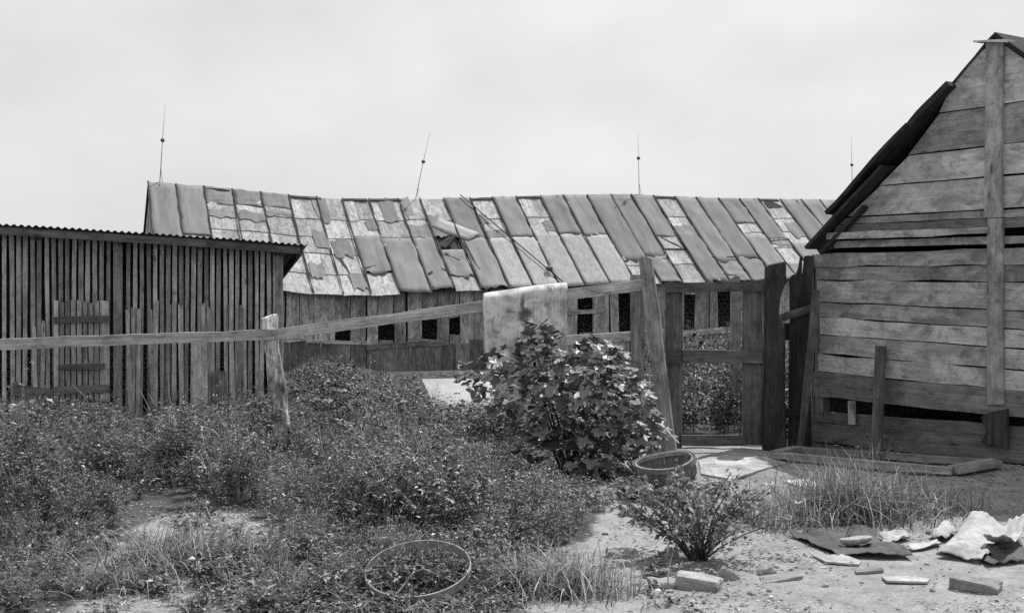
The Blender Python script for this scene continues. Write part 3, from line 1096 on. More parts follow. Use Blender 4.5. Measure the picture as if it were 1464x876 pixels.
for i in range(nu):
    for j in range(nv):
        q = [i * W_ + j, (i + 1) * W_ + j, (i + 1) * W_ + j + 1, i * W_ + j + 1]
        fs.append(q); fs.append([N1 + x_ for x_ in reversed(q)])
for j in range(nv):
    for i in (0, nu):
        q = [i * W_ + j, i * W_ + j + 1, N1 + i * W_ + j + 1, N1 + i * W_ + j]
        fs.append(q if i == 0 else q[::-1])
for i in range(nu):
    for j in (0, nv):
        q = [i * W_ + j, (i + 1) * W_ + j, N1 + (i + 1) * W_ + j, N1 + i * W_ + j]
        fs.append(q[::-1] if j == 0 else q)
import bmesh
M = Matrix.Translation(Vector((P(750, 500, 9.87).x, 9.87, .6)))
mat_o = local_obj('mattress_pad', vs, fs, 'ticking', M, None, True)
bm = bmesh.new(); bm.from_mesh(mat_o.data); bmesh.ops.recalc_face_normals(bm, faces=bm.faces); bm.to_mesh(mat_o.data); bm.free()
at_ = mat_o.data.attributes.new('tone', 'FLOAT', 'POINT')
at_.data.foreach_set('value', np.array(tone, dtype=np.float32))
tag(mat_o, 'stained pale tufted mattress pad hung over the fence rail', 'mattress')

# leaning plank against the fence
lp = board('leaning_plank', P(922, 370, 9.74), P(957, 652, 9.58), .115, .04, (-.45, -1, 0), 'wood_plank', None, w1=.12, segs=10, ny=2, wob=.006, rag=(.01, .02))
tag(lp, 'tall grey plank leaning against the end of the fence rail', 'plank')

# ------------------------------------------------------------------ gate
gd = 9.97
gate = thing('wooden_gate', 'open framed wooden gate of dark boards with wire netting', 'gate', (P(1020, 640, gd).x, gd, 0))
def gq(name, x0, x1, y0, y1, horiz, t_=.03, d=gd, mat='wood_gate', par=None, dx=0, **kw):
    kw.setdefault('wob', .005)
    if horiz:
        return quad(name, P(x0, y0, d), P(x1, y0 + dx, d), P(x1, y1 + dx, d), P(x0, y1, d), t_, FN, mat, par or gate, segs=8, **kw)
    return quad(name, P(x0, y0, d), P(x0 + dx, y1, d), P(x1 + dx, y1, d), P(x1, y0, d), t_, FN, mat, par or gate, segs=8, **kw)
gq('stile', 952, 976, 412, 640, False, d=gd)
gq('stile', 1062, 1089, 412, 636, False, d=gd)
gq('edge_strip', 1089.5, 1094, 410, 636, False, d=gd, mat='wood_plank')
gq('top_rail', 951, 1095, 404, 418, True, d=gd - .034, dx=-1, mat='wood_gate')
gq('middle_rail', 974, 1091, 499, 517, True, d=gd - .034, dx=3)
gq('middle_rail', 953, 976, 501, 521, True, d=gd - .034, dx=-1, mat='wood_gate')
gq('bottom_rail', 974, 1066, 622, 637, True, d=gd - .034, dx=0)
netting('wire_netting', 974, 1064, lambda x: EYE - (412 - HZ) / F * gd, gd + .04, gate)
sp = quad('old_stake', P(1045, 398, 11.0), P(1046, 600, 11.0), P(1061, 600, 11.0), P(1058, 397, 11.0), .04, FN, 'wood_plank', None, segs=8, ny=3, wob=.005, rag=(.02, 0))
tag(sp, 'upright grey stake standing in the weeds behind the gate', 'stake')

gp = log('gate_post', [(1094.5, 1123, 377), (1094.5, 1123, 392), (1094, 1124, 402), (1094, 1117, 416), (1094, 1114, 432), (1094, 1112, 448), (1094, 1117, 458), (1093, 1121, 470), (1092, 1122, 520), (1091, 1123, 580), (1090, 1124, 655)], 9.9, .17, 'wood_gatepost', None, jit=.008)
tag(gp, 'thick dark weathered gate post with a notch below its top', 'post')

# broken paling between gate post and shed
pal = thing('broken_paling', 'dark broken paling board with a jagged top between gate post and shed', 'fence', (P(1145, 640, 10.1).x, 10.1, 0))
out_ = [(1129, 398), (1133, 393.5), (1139, 391), (1142, 383), (1144.5, 367), (1147, 367), (1146.5, 391), (1148, 391), (1151, 366), (1156, 365), (1163, 367), (1164, 377), (1162, 396), (1160.5, 420), (1158, 445), (1159, 520), (1161, 648), (1127, 648), (1128.5, 520), (1130, 445)]
poly('paling_board', [P(x, y, 10.08) for x, y in out_], .028, FN, 'wood_gatepost', pal, xdir=(0, 0, 1))
quad('brace', P(1116, 449, 10.02), P(1165, 434, 10.04), P(1165, 446, 10.04), P(1117, 460, 10.02), .025, FN, 'wood_gate', pal, segs=4, wob=.004)
quad('cross_rail', P(1121, 462, 10.12), P(1161, 460, 10.12), P(1161, 484, 10.12), P(1121, 486, 10.12), .03, FN, 'wood_gatepost', pal, segs=3, wob=.004)
quad('cross_rail', P(1121, 586, 10.04), P(1151, 583, 10.04), P(1151, 596, 10.04), P(1121, 599, 10.04), .025, FN, 'wood_gatepost', pal, segs=3, wob=.004)
lb = quad('leaning_batten', P(1162, 414, 9.93), P(1139, 643, 9.78), P(1149, 643, 9.78), P(1173, 415, 9.93), .03, (-.1, -1, 0), 'wood_gate', None, segs=6, wob=.004, bulge=.02)
tag(lb, 'thin dark batten leaning on the corner of the shed', 'batten')

# ------------------------------------------------------------------ shed on the right
SC = Vector((2.61, 10.2, 0))
SD = Vector((0.682, -1.0, 0)).normalized()             # along the gable wall, towards the camera's right
SNm = Vector((SD.y, -SD.x, 0))                         # outward
if SNm.y > 0:
    SNm = -SNm
SB = -SNm
def shedp(x, y=None, z=None, out=0.0):
    t_ = (x - CX) / F
    o_ = SC + SNm * out
    s = (t_ * o_.y - o_.x) / (SD.x - t_ * SD.y)
    p = o_ + SD * s
    return Vector((p.x, p.y, z if z is not None else EYE - (y - HZ) / F * p.y))
shed = thing('board_shed', 'small gabled shed of warped horizontal boards with a ragged roof edge', 'shed', shedp(1300, z=0))
PEAK = shedp(1424, 52)
HALF = Vector((PEAK.x - SC.x, PEAK.y - SC.y, 0)).dot(SD)
def sboard(name, xl, yl0, yl1, xr, yr0, yr1, mat, out=.0, xl1=None, ext=True, segs=10, wob=.008, **kw):
    """horizontal board; continues past the photo's right edge"""
    a0, b0 = shedp(xl, yl0, None, out), shedp(xl if xl1 is None else xl1, yl1, None, out)
    a1, b1 = shedp(xr, yr0, None, out), shedp(xr, yr1, None, out)
    if ext:
        def reach(p):
            s_ = Vector((p.x - SC.x, p.y - SC.y, 0)).dot(SD)
            e_ = min(HALF + (PEAK.z - .02 - p.z) * 2.0 / 1.62, 2 * HALF)
            return p + SD * max(.05, e_ - s_)
        a1 = reach(a1); b1 = reach(b1)
    return quad(name, a0, a1, b1, b0, .022, SNm, mat, shed, segs=segs, ny=2, wob=wob, **kw)
# gable boards under the roof
GB = [(1398, 74, 1362, 118, 1410, 64, 118), (1362, 119, 1343, 161, 1410, 104, 150.5), (1343, 163, 1299, 221, 1409, 152, 206.5),
      (1299, 223, 1258, 264.5, 1408, 208, 251.5), (1258, 266.5, 1212, 309.5, 1408, 253.5, 298), (1210, 312, 1200, 321, 1408, 300, 311), (1198, 322, 1190, 334, 1408, 312.5, 326),
      (1186, 345, 1176, 355, 1410, 338, 347.5)]
GMAT = ['wood_shed_upper', 'wood_shed', 'wood_shed_mid', 'wood_shed_upper', 'wood_shed_upper', 'wood_shed_mid', 'wood_shed_low', 'wood_shed_mid']
for ir, (xa, ya, xb, yb, xr, y0, y1) in enumerate(GB):
    sboard('gable_board', xa, ya, yb, xr, y0, y1, GMAT[ir], out=random.uniform(0, .008), xl1=xb, ext=.4 if yb < 200 else 1.0, segs=8, wob=.006)
sboard('wall_batten', 1181, 333, 343, 1412, 325, 334, 'wood_shed', out=.05, ext=False, segs=6)
WB = [(1163, 364, 381, 1412, 351, 377.5, 'wood_shed_mid', .02), (1167, 382, 399.5, 1412, 378.5, 402, 'wood_shed_mid', 0), (1168, 401, 430.5, 1411, 405, 447, 'wood_shed', .008),
      (1171, 432, 452.5, 1410, 449, 473, 'wood_shed_mid', 0), (1172, 454, 477.5, 1410, 474.5, 498, 'wood_shed_upper', .006), (1172, 479, 504.5, 1410, 499.5, 527.5, 'wood_shed', 0),
      (1170, 506, 530, 1410, 529, 557, 'wood_shed_upper', .006), (1162, 531, 566, 1432, 559, 591, 'wood_shed_low', .014), (1166, 588, 603, 1432, 592, 619, 'wood_shed_low', -.02),
      (1152, 603, 629, 1434, 614, 649, 'wood_shed_low', .012), (1157, 631, 648, 1434, 651, 690, 'wood_shed_low', -.01)]
for (xl_, a, b_, xr_, c, d, mt_, o_) in WB:
    sboard('wall_board', xl_, a, b_, xr_, c, d, mt_, out=o_ + random.uniform(0, .004), ext=1.4, segs=12, wob=.010)
quad('centre_board', shedp(1410, 60, None, .035), shedp(1406, 311, None, .035), shedp(1431, 311, None, .035), shedp(1434, 60, None, .035), .028, SNm, 'wood_shed', shed, segs=8, wob=.003)
quad('centre_board', shedp(1411, 312, None, .032), shedp(1411, 578, None, .032), shedp(1434, 578, None, .032), shedp(1433, 312, None, .032), .026, SNm, 'wood_shed_mid', shed, segs=8, wob=.004)
poly('torn_patch', [shedp(1402, 596, None, .05), shedp(1412, 590, None, .05), shedp(1440, 584, None, .05), shedp(1440, 640, None, .05), shedp(1402, 632, None, .05), shedp(1410, 616, None, .05)], .02, SNm, 'wood_gatepost', shed, xdir=(0, 0, 1))
quad('short_stud', shedp(1212, 573, None, .03), shedp(1213, 606, None, .03), shedp(1222, 607, None, .03), shedp(1221, 573, None, .03), .02, SNm, 'wood_shed', shed, segs=3, wob=.003)
# corner post seen between the boards and the paling
quad('corner_post', shedp(1166, 372, None, -.03), shedp(1164, 650, None, -.03), shedp(1176, 650, None, -.03), shedp(1177, 372, None, -.03), .09, SNm, 'wood_shed_low', shed, segs=4, wob=.003)
# roof of overlapping boards whose gable edge hangs over the wall
def roof_slab(name, x0, y0, x1, y1, thick, front, back, mat='wood_shed_roof', lift=0.0, rg=.03):
    a, b_ = shedp(x0, y0), shedp(x1, y1)
    dn = (b_ - a).normalized()
    up = SNm.cross(dn); up = up if up.z > 0 else -up
    a, b_ = a + up * lift, b_ + up * lift
    return quad(name, a + SNm * front, b_ + SNm * front, b_ - SNm * back, a - SNm * back, thick, up, mat, shed, segs=8, ny=4, wob=.012, rag=(rg, rg), warp=.012)
# (the wall plane is the reference; an overhang towards the camera shows lower and further out)
roof_slab('roof_board', 1164, 352, 1272, 236, .03, .13, 2.2, lift=-.005)
roof_slab('roof_board', 1196, 308, 1312, 183, .035, .14, 2.2, lift=.035)
roof_slab('roof_board', 1288, 208, 1366, 123, .05, .11, 2.2, lift=.035)
roof_slab('roof_board', 1352, 134, 1424, 50, .018, .02, 2.2, lift=.012)
roof_slab('roof_board', 1174, 350, 1236, 284, .03, .06, 2.2, lift=-.06)
pk = shedp(1424, 52)
rs = pk + SD * 2.0 + Vector((0, 0, -1.62))
dn = (rs - pk).normalized(); up = SNm.cross(dn); up = up if up.z > 0 else -up
quad('roof_board', pk + SNm * .05 + up * .03, rs + SNm * .05 + up * .03, rs - SNm * 2.2 + up * .03, pk - SNm * 2.2 + up * .03, .03, up, 'wood_shed_roof', shed, segs=6, ny=3, wob=.01)
quad('ridge_cap', shedp(1391, 58, None, .06), shedp(1440, 56, None, .06), shedp(1440, 61, None, .06), shedp(1391, 61, None, .06), .10, SNm, 'wood_shed_upper', shed, segs=5, wob=.004, bulge=.01)
poly('eave_block', [shedp(1166, 346, None, .03), shedp(1188, 338, None, .03), shedp(1190, 356, None, .03), shedp(1170, 358, None, .03)], .1, SNm, 'wood_shed_roof', shed)
# other walls
half = (pk - SC); hw_ = Vector((half.x, half.y, 0)).dot(SD)
for (p, nrm) in ((SC + SB * .03, -SD), (SC + SD * (2 * hw_) + SB * .03, SD)):
    q = p + SB * 2.1
    quad('side_wall', Vector((p.x, p.y, 1.66)), Vector((q.x, q.y, 1.66)), Vector((q.x, q.y, -.2)), Vector((p.x, p.y, -.2)), .025, nrm, 'wood_shed_low', shed, segs=2, wob=0)
p, q = SC + SB * 2.1, SC + SD * (2 * hw_) + SB * 2.1
m_ = (p + q) / 2
poly('back_wall', [Vector((p.x, p.y, -.2)), Vector((q.x, q.y, -.2)), Vector((q.x, q.y, 1.66)), Vector((m_.x, m_.y, pk.z - .05)), Vector((p.x, p.y, 1.66))], .025, SB, 'wood_shed_low', shed)

st = quad('leaning_stake', shedp(1251, 494, None, .07), shedp(1245, 645, None, .22), shedp(1258, 645, None, .22), shedp(1264, 495, None, .07), .03, SNm, 'wood_gate', None, segs=5, wob=.003)
tag(st, 'short dark stake propped upright against the shed wall', 'stake')

# timber frame lying in front of the shed
A_, B_, C_, D_ = G(1108, 651, .03), G(1362, 674, .03), G(1426, 663, .03), G(1141, 643, .03)
fr = thing('timber_frame', 'long timber frame lying flat on the ground before the shed', 'frame', (A_ + C_) / 2)
for nm, p, q, w_ in (('frame_rail', A_, B_, .085), ('frame_rail', D_, C_, .07)):
    board(nm, p + Vector((0, 0, .028)), q + Vector((0, 0, .028)), w_, .045, (0, 0, 1), 'wood_ground', fr, segs=8, wob=.005)
for p, q, w_ in ((A_, D_, .08), (B_, C_, .13)):
    board('frame_end', p.lerp(q, .02) + Vector((0, 0, .036)), p.lerp(q, .98) + Vector((0, 0, .036)), w_, .045, (0, 0, 1), 'wood_ground', fr, segs=5, wob=.004)

# ------------------------------------------------------------------ things on the ground
def flat(name, px, t_, mat, label, cat, up=.012, tilt=0.0, xdir=None, group=None):
    pts = [G(x, y, up) for x, y in px]
    c = sum(pts, Vector()) / len(pts)
    pts = [Vector((p.x, p.y, c.z + t_ * .15 + tilt * (p.x - c.x) + .005 * mnoise.noise(p * 9))) for p in pts]
    o = poly(name, pts, t_, (0, 0, 1), mat, None, xdir=xdir)
    return tag(o, label, cat, group)
flat('pale_sheet', [(999, 658), (1041, 646), (1084, 650), (1125, 661), (1086, 672), (1047, 685), (1002, 677)], .018, 'pale_board', 'worn pale sheet of board lying on the ground before the gate', 'board', tilt=-.01)
flat('ground_board', [(1120, 688), (1166, 683), (1196, 692), (1192, 699), (1150, 698)], .02, 'pale_board', 'pale board half buried beside the shed grass', 'board')
flat('wood_strip', [(1086, 823), (1140, 818), (1148, 824), (1090, 831)], .014, 'wood_ground', 'flat pale strip of wood beside the rounded stones', 'board')
flat('wood_strip', [(1222, 813), (1262, 811), (1263, 815), (1224, 818)], .014, 'wood_ground', 'thin strip of wood on bare earth below the tar sheet', 'board')
flat('wood_strip', [(1162, 793), (1206, 793), (1232, 801), (1228, 806), (1180, 803)], .010, 'pale_board', 'pale scrap of board tucked under the tar sheet edge', 'board')
flat('wood_strip', [(1260, 824), (1302, 822), (1330, 826), (1326, 832), (1268, 831)], .010, 'pale_board', 'long pale scrap of board on the bare earth', 'board')
flat('wood_strip', [(905, 795), (945, 787), (949, 791), (912, 800)], .012, 'wood_ground', 'short narrow strip of wood beside the half brick', 'board', tilt=.05)
wb = quad('white_board', P(603, 541.5, 13.75), P(702, 543.5, 13.75), P(712, 606, 13.3), P(633, 606, 13.3), .02, (0, -.75, .66), 'white_board', None, segs=5, wob=.004, bulge=.02)
tag(wb, 'white board lying tilted among the weeds below the mattress pad', 'board')

# bushel basket
bk_c = Vector(((955 - CX) / F * 7.95, 7.95, gzf(1.06, 7.95)))
basket = thing('bushel_basket', 'old bushel basket of thin wooden staves with bent rim hoop', 'basket', bk_c)
HB, RT, RB = .20, .205, .17
nst = 26
TL = Matrix.Rotation(R(-9), 3, 'Y') @ Matrix.Rotation(R(6), 3, 'X')
def bpt(an, h, dr=0.0):
    r = RB + (RT - RB) * (h / HB) + .018 * math.sin(math.pi * h / HB) + dr
    return bk_c + Vector((0, 0, .02)) + TL @ Vector((r * math.cos(an), r * math.sin(an), h))
for k in range(nst):
    a0, a1 = 2 * math.pi * k / nst, 2 * math.pi * (k + .975) / nst
    am = (a0 + a1) / 2
    vs, fs = [], []
    tp = HB - random.uniform(0, .012)
    for i in range(5):
        h = tp * i / 4
        dr = .002 * (k % 2)
        vs += [bpt(a0, h, dr), bpt(a1, h, dr), bpt(a1, h, dr - .004), bpt(a0, h, dr - .004)]
    for i in range(4):
        for q in range(4):
            fs.append([i * 4 + q, i * 4 + (q + 1) % 4, (i + 1) * 4 + (q + 1) % 4, (i + 1) * 4 + q])
    fs += [[3, 2, 1, 0], [16, 17, 18, 19]]
    local_obj('stave', vs, fs, 'wood_basket', basis(bpt(am, HB / 2), (0, 0, 1), Vector((math.cos(am), math.sin(am), 0))), basket)
def hoop(name, h0, h1, dr, th, mat):
    vs, fs = [], []
    n = 40
    for k in range(n):
        an = 2 * math.pi * k / n
        wv = .006 * math.sin(an * 2 + 1)
        vs += [bpt(an, h0 + wv, dr), bpt(an, h1 + wv, dr), bpt(an, h1 + wv, dr + th), bpt(an, h0 + wv, dr + th)]
    for k in range(n):
        k2 = (k + 1) % n
        for q in range(4):
            fs.append([k * 4 + q, k * 4 + (q + 1) % 4, k2 * 4 + (q + 1) % 4, k2 * 4 + q])
    return local_obj(name, vs, fs, mat, basis(bk_c, (1, 0, 0), (0, 0, 1)), basket)
hoop('rim_hoop', HB - .028, HB + .006, .004, .009, 'wood_basket')
hoop('inner_hoop', HB - .026, HB + .004, -.013, .008, 'wood_ground')
hoop('middle_hoop', HB * .48, HB * .48 + .022, .004, .006, 'wood_basket')
vs = [bpt(2 * math.pi * k / 20, .012, -.006) for k in range(20)]
poly('bottom', vs, .008, (0, 0, 1), 'wood_basket', basket)
tube('wire_handle', [bpt(math.pi * .97, HB - .03, .012), bpt(math.pi * .98, HB + .03, .05), bpt(math.pi * 1.03, HB + .02, .07), bpt(math.pi * 1.06, HB - .04, .016)], .009, 'wood_ground', basket, 6)

# spoked iron wheel lying among the weeds
wc = Vector(((598 - CX) / F * 5.36, 5.36, .125))
wheel = thing('iron_wheel', 'rusty spoked iron wheel lying tilted in the weeds', 'wheel', (wc.x, wc.y, 0))
WR = .243
TW = Matrix.Rotation(R(17.5), 3, 'X') @ Matrix.Rotation(R(-3), 3, 'Y')
def wp(r, an, h):
    return wc + TW @ Vector((r * math.cos(an), r * math.sin(an), h))
vs, fs = [], []
n = 72
for k in range(n):
    an = 2 * math.pi * k / n
    wv = .004 * math.sin(2 * an + .6)
    vs += [wp(WR + wv, an, .020), wp(WR - .006 + wv, an, .021), wp(WR - .006 + wv, an, -.021), wp(WR + wv, an, -.020)]
for k in range(n):
    k2 = (k + 1) % n
    for q in range(4):
        fs.append([k * 4 + q, k2 * 4 + q, k2 * 4 + (q + 1) % 4, k * 4 + (q + 1) % 4])
rim = local_obj('rim', vs, fs, 'rust_iron', basis(wc, (1, 0, 0), TW @ Vector((0, 0, 1))), wheel, False)
for k in (4, 5, 6, 8):
    an = 2 * math.pi * k / 9 + .12
    tube('spoke', [wp(.035, an, .02 - .04 * (k % 2)), wp(WR - .006, an, .004)], .0045, 'rust_iron', wheel, 6)
vs, fs = [], []
for k in range(20):
    an = 2 * math.pi * k / 20
    vs += [wp(.028, an, .018), wp(.018, an, .018), wp(.018, an, -.02), wp(.028, an, -.02)]
for k in range(20):
    k2 = (k + 1) % 20
    for q in range(4):
        fs.append([k * 4 + q, k2 * 4 + q, k2 * 4 + (q + 1) % 4, k * 4 + (q + 1) % 4])
local_obj('hub', vs, fs, 'iron', basis(wc, (1, 0, 0), TW @ Vector((0, 0, 1))), wheel)

# bricks and stones
def brick(name, x, y, rz, size, label, roll=0.0, mat='brick', cat='brick', chip=.020):
    p = G(x, y)
    vs, fs = [], []
    l, w_, h = size
    nx_, ny_, nz_ = 6, 3, 2
    import bmesh as bmm
    bm = bmm.new()
    bmm.ops.create_cube(bm, size=1.0)
    bmm.ops.subdivide_edges(bm, edges=bm.edges[:], cuts=4, use_grid_fill=True)
    so = random.uniform(0, 60)
    for v in bm.verts:
        c = v.co
        c_ = Vector((c.x * l, c.y * w_, c.z * h))
        edge = sum(1 for q in c if abs(q) > .49)
        k = 1.0 if edge >= 2 else .35
        d = mnoise.noise(Vector((c.x * 3 + so, c.y * 3, c.z * 3)))
        v.co = c_ * (1 - .05 * (edge >= 3)) - c_.normalized() * chip * k * (d + .4)
    me = bpy.data.meshes.new(name)
    bm.to_mesh(me); bm.free()
    me.materials.append(MATS[mat])
    o = bpy.data.objects.new(name, me); col.objects.link(o)
    M = Matrix.Translation(p + Vector((0, 0, h * .36))) @ Matrix.Rotation(rz, 4, 'Z') @ Matrix.Rotation(roll, 4, 'X') @ Matrix.Rotation(roll * .6, 4, 'Y')
    put(o, M)
    return tag(o, label, cat)
brick('brick', 1000, 840, R(-28), (.215, .105, .07), 'worn whole brick lying flat in front of the small shrub', .06)
brick('brick', 888, 795, R(4), (.15, .10, .05), 'half brick lying near the end of the weeds', .02)
brick('brick', 1395, 842, R(-38), (.23, .11, .06), 'brick lying alone below the pile of white paper', .08)
brick('brick', 947, 838, R(10), (.13, .10, .04), 'broken flat brick piece touching the whole brick', .05)
def stone(x, y, r, label, sq=.65, rz=0.0):
    p = G(x, y)
    bm = bmesh.new()
    bmesh.ops.create_icosphere(bm, subdivisions=3, radius=1.0)
    so = random.uniform(0, 80)
    for v in bm.verts:
        d = mnoise.noise(v.co * 1.1 + Vector((so, 0, 0))) * .45 + mnoise.noise(v.co * 2.7 + Vector((0, so, 0))) * .16
        q = v.co * (1 + d)
        v.co = Vector((q.x * r, q.y * r * .8, max(q.z, -.5) * r * sq))
    me = bpy.data.meshes.new('stone'); bm.to_mesh(me); bm.free()
    me.materials.append(MATS['stone'])
    o = bpy.data.objects.new('stone', me); col.objects.link(o)
    put(o, Matrix.Translation(p + Vector((0, 0, r * sq * .35))) @ Matrix.Rotation(rz, 4, 'Z'))
    return tag(o, label, 'stone')
stone(1038, 828, .055, 'rounded stone leaning behind the whole brick', .9)
stone(1096, 822, .042, 'small rounded stone by the end of the flat wood strip', .8)
stone(960, 794, .045, 'small stone between the half brick and the small shrub', .9, .7)
stone(910, 797, .026, 'pebble beside the half brick', .9, .2)
stone(1216, 808, .022, 'pebble at the lower edge of the tar sheet', .7, .9)
stone(1140, 800, .02, 'pebble on bare earth below the shed grass', .7, 1.4)
stone(1330, 762, .03, 'small stone between the paper pile and the tar sheet', .7, .4)
stone(1180, 838, .018, 'lone pebble on bare earth beyond the flat wood strip', .7, .4)

# tar paper sheet and the things on it
def sheet(name, px, n_u, n_v, hgt, mat, label, cat, seed, up=.02, fq=4.0, curl=None):
    """a loose crumpled sheet from four ground pixels: bilinear patch with folds"""
    c4 = [G(x, y, up) for x, y in px]
    vs, fs = [], []
    for i in range(n_u + 1):
        for j in range(n_v + 1):
            u, v = i / n_u, j / n_v
            p = (c4[0].lerp(c4[1], u)).lerp(c4[3].lerp(c4[2], u), v)
            eu, ev = .035 * mnoise.noise(Vector((v * 3, seed, 1))), .035 * mnoise.noise(Vector((u * 3, seed, 7)))
            if i in (0, n_u): p = p + (c4[1] - c4[0]) * eu
            if j in (0, n_v): p = p + (c4[3] - c4[0]) * ev
            h = abs(mnoise.noise(Vector((u * fq + seed, v * fq, .3)))) + .4 * abs(mnoise.noise(Vector((u * fq * 2.3, v * fq * 2.3 + seed, 4))))
            h2 = abs(mnoise.noise(Vector((u * 5.5 + seed, v * 5.5, 8)))) + .5 * abs(mnoise.noise(Vector((u * 13, v * 13 + seed, 2))))
            p.z = gzf(p.x, p.y) + up * .5 + h * hgt + h2 * .014
            if curl: p.z += curl(u, v)
            vs.append(p)
    w_ = n_v + 1
    k = len(vs)
    vs = vs + [p - Vector((0, 0, .004)) for p in vs]
    for i in range(n_u):
        for j in range(n_v):
            q = [i * w_ + j, (i + 1) * w_ + j, (i + 1) * w_ + j + 1, i * w_ + j + 1]
            fs.append(q); fs.append([x_ + k for x_ in reversed(q)])
    for i in range(n_u):
        for j in (0, n_v):
            q = [i * w_ + j, (i + 1) * w_ + j, (i + 1) * w_ + j + k, i * w_ + j + k]
            fs.append(q if j else q[::-1])
    for j in range(n_v):
        for i in (0, n_u):
            q = [i * w_ + j, i * w_ + j + 1, i * w_ + j + 1 + k, i * w_ + j + k]
            fs.append(q[::-1] if i else q)
    M = Matrix.Translation(c4[0])
    o = local_obj(name, vs, fs, mat, M, None, True)
    bm = bmesh.new(); bm.from_mesh(o.data); bmesh.ops.recalc_face_normals(bm, faces=bm.faces); bm.to_mesh(o.data); bm.free()
    return tag(o, label, cat)
sheet('tar_sheet', [(1128, 762), (1235, 752), (1306, 796), (1196, 792)], 44, 24, .045, 'tar_sheet', 'dark torn sheet of tar paper lying flat on bare earth', 'tar paper', 3.3, fq=2.2)
pp = G(1224, 786)
vs, fs = [], []
for i in range(5):
    for k in range(14):
        an = 2 * math.pi * k / 14
        r = (.055, .075, .082, .07, .03)[i] * (1 + .14 * math.sin(an * 2 + 1))
        h = (0, .012, .032, .034, .012)[i] + .008 * math.sin(an + 2)
        vs.append(pp + Vector((r * math.cos(an), r * .7 * math.sin(an), .035 + h)))
for i in range(4):
    for k in range(14):
        fs.append([i * 14 + k, i * 14 + (k + 1) % 14, (i + 1) * 14 + (k + 1) % 14, (i + 1) * 14 + k])
fs.append([4 * 14 + k for k in range(14)])
o = local_obj('dented_pan', vs, fs, 'rust_iron', Matrix.Translation(pp), None, True)
tag(o, 'small dented rusty pan lying on the tar paper', 'pan')
sheet('paper_scrap', [(1250, 764), (1288, 756), (1302, 768), (1264, 776)], 14, 10, .055, 'paper', 'crumpled white paper scrap at the corner of the tar sheet', 'paper', 9.1, fq=2.0)
sheet('paper_sheet', [(1340, 786), (1388, 754), (1440, 764), (1404, 800)], 30, 22, .02, 'paper', 'large white paper sheet curling up on top of the paper pile', 'paper', 1.7, fq=1.2, curl=lambda u, v: .095 * u * u * (1 - .35 * v) + .02 * math.sin(5 * v))
sheet('paper_sheet', [(1338, 792), (1384, 778), (1432, 786), (1404, 801)], 28, 18, .05, 'paper', 'crumpled white paper sheet low at the front of the paper pile', 'paper', 5.2, fq=1.7, curl=lambda u, v: .05 * math.sin(3.1 * u) * (1 - v))
sheet('paper_sheet', [(1404, 786), (1444, 764), (1470, 778), (1436, 800)], 26, 18, .04, 'paper', 'folded white paper sheet standing at the back of the paper pile', 'paper', 8.2, fq=1.5, curl=lambda u, v: .16 * abs(u - .45) + .05 * v)
sheet('paper_scrap', [(1328, 764), (1360, 753), (1372, 764), (1342, 773)], 10, 8, .06, 'paper', 'small crumpled paper ball beside the large paper sheet', 'paper', 2.9, fq=2.0, curl=lambda u, v: .06 * math.sin(3.1 * u) * math.sin(3.1 * v))
sheet('paper_scrap', [(1296, 779), (1340, 771), (1346, 776), (1304, 784)], 10, 6, .02, 'paper', 'narrow torn paper strip between tar sheet and paper pile', 'paper', 6.1, fq=2.0)
sheet('tar_sheet', [(1392, 782), (1460, 772), (1466, 800), (1410, 806)], 10, 8, .04, 'tar_sheet', 'small dark scrap of tar paper under the paper pile', 'tar paper', 4.4)

# ------------------------------------------------------------------ plants
def rot_from(dirs, rolls):
    """frames whose x axis is dir; returns y (across the leaf) and z (leaf normal)"""
    up = np.array([0, 0, 1.0])
    y = np.cross(np.broadcast_to(up, dirs.shape), dirs)
    ln = np.linalg.norm(y, axis=1, keepdims=True)
    y = np.where(ln > 1e-4, y / np.maximum(ln, 1e-4), np.array([1.0, 0, 0]))
    z = np.cross(dirs, y)
    c, s_ = np.cos(rolls)[:, None], np.sin(rolls)[:, None]
    return y * c + z * s_, z * c - y * s_


def leaf_quads(base, dirs, length, width, rolls, fold=.25):
    y, z = rot_from(dirs, rolls)
    L, W = length[:, None], width[:, None]
    mid = base + dirs * L * .45 
    v = np.stack([base, mid + y * W * .5 + z * W * fold, base + dirs * L - z * L * .12, mid - y * W * .5 + z * W * fold], axis=1)
    return v.reshape(-1, 3)


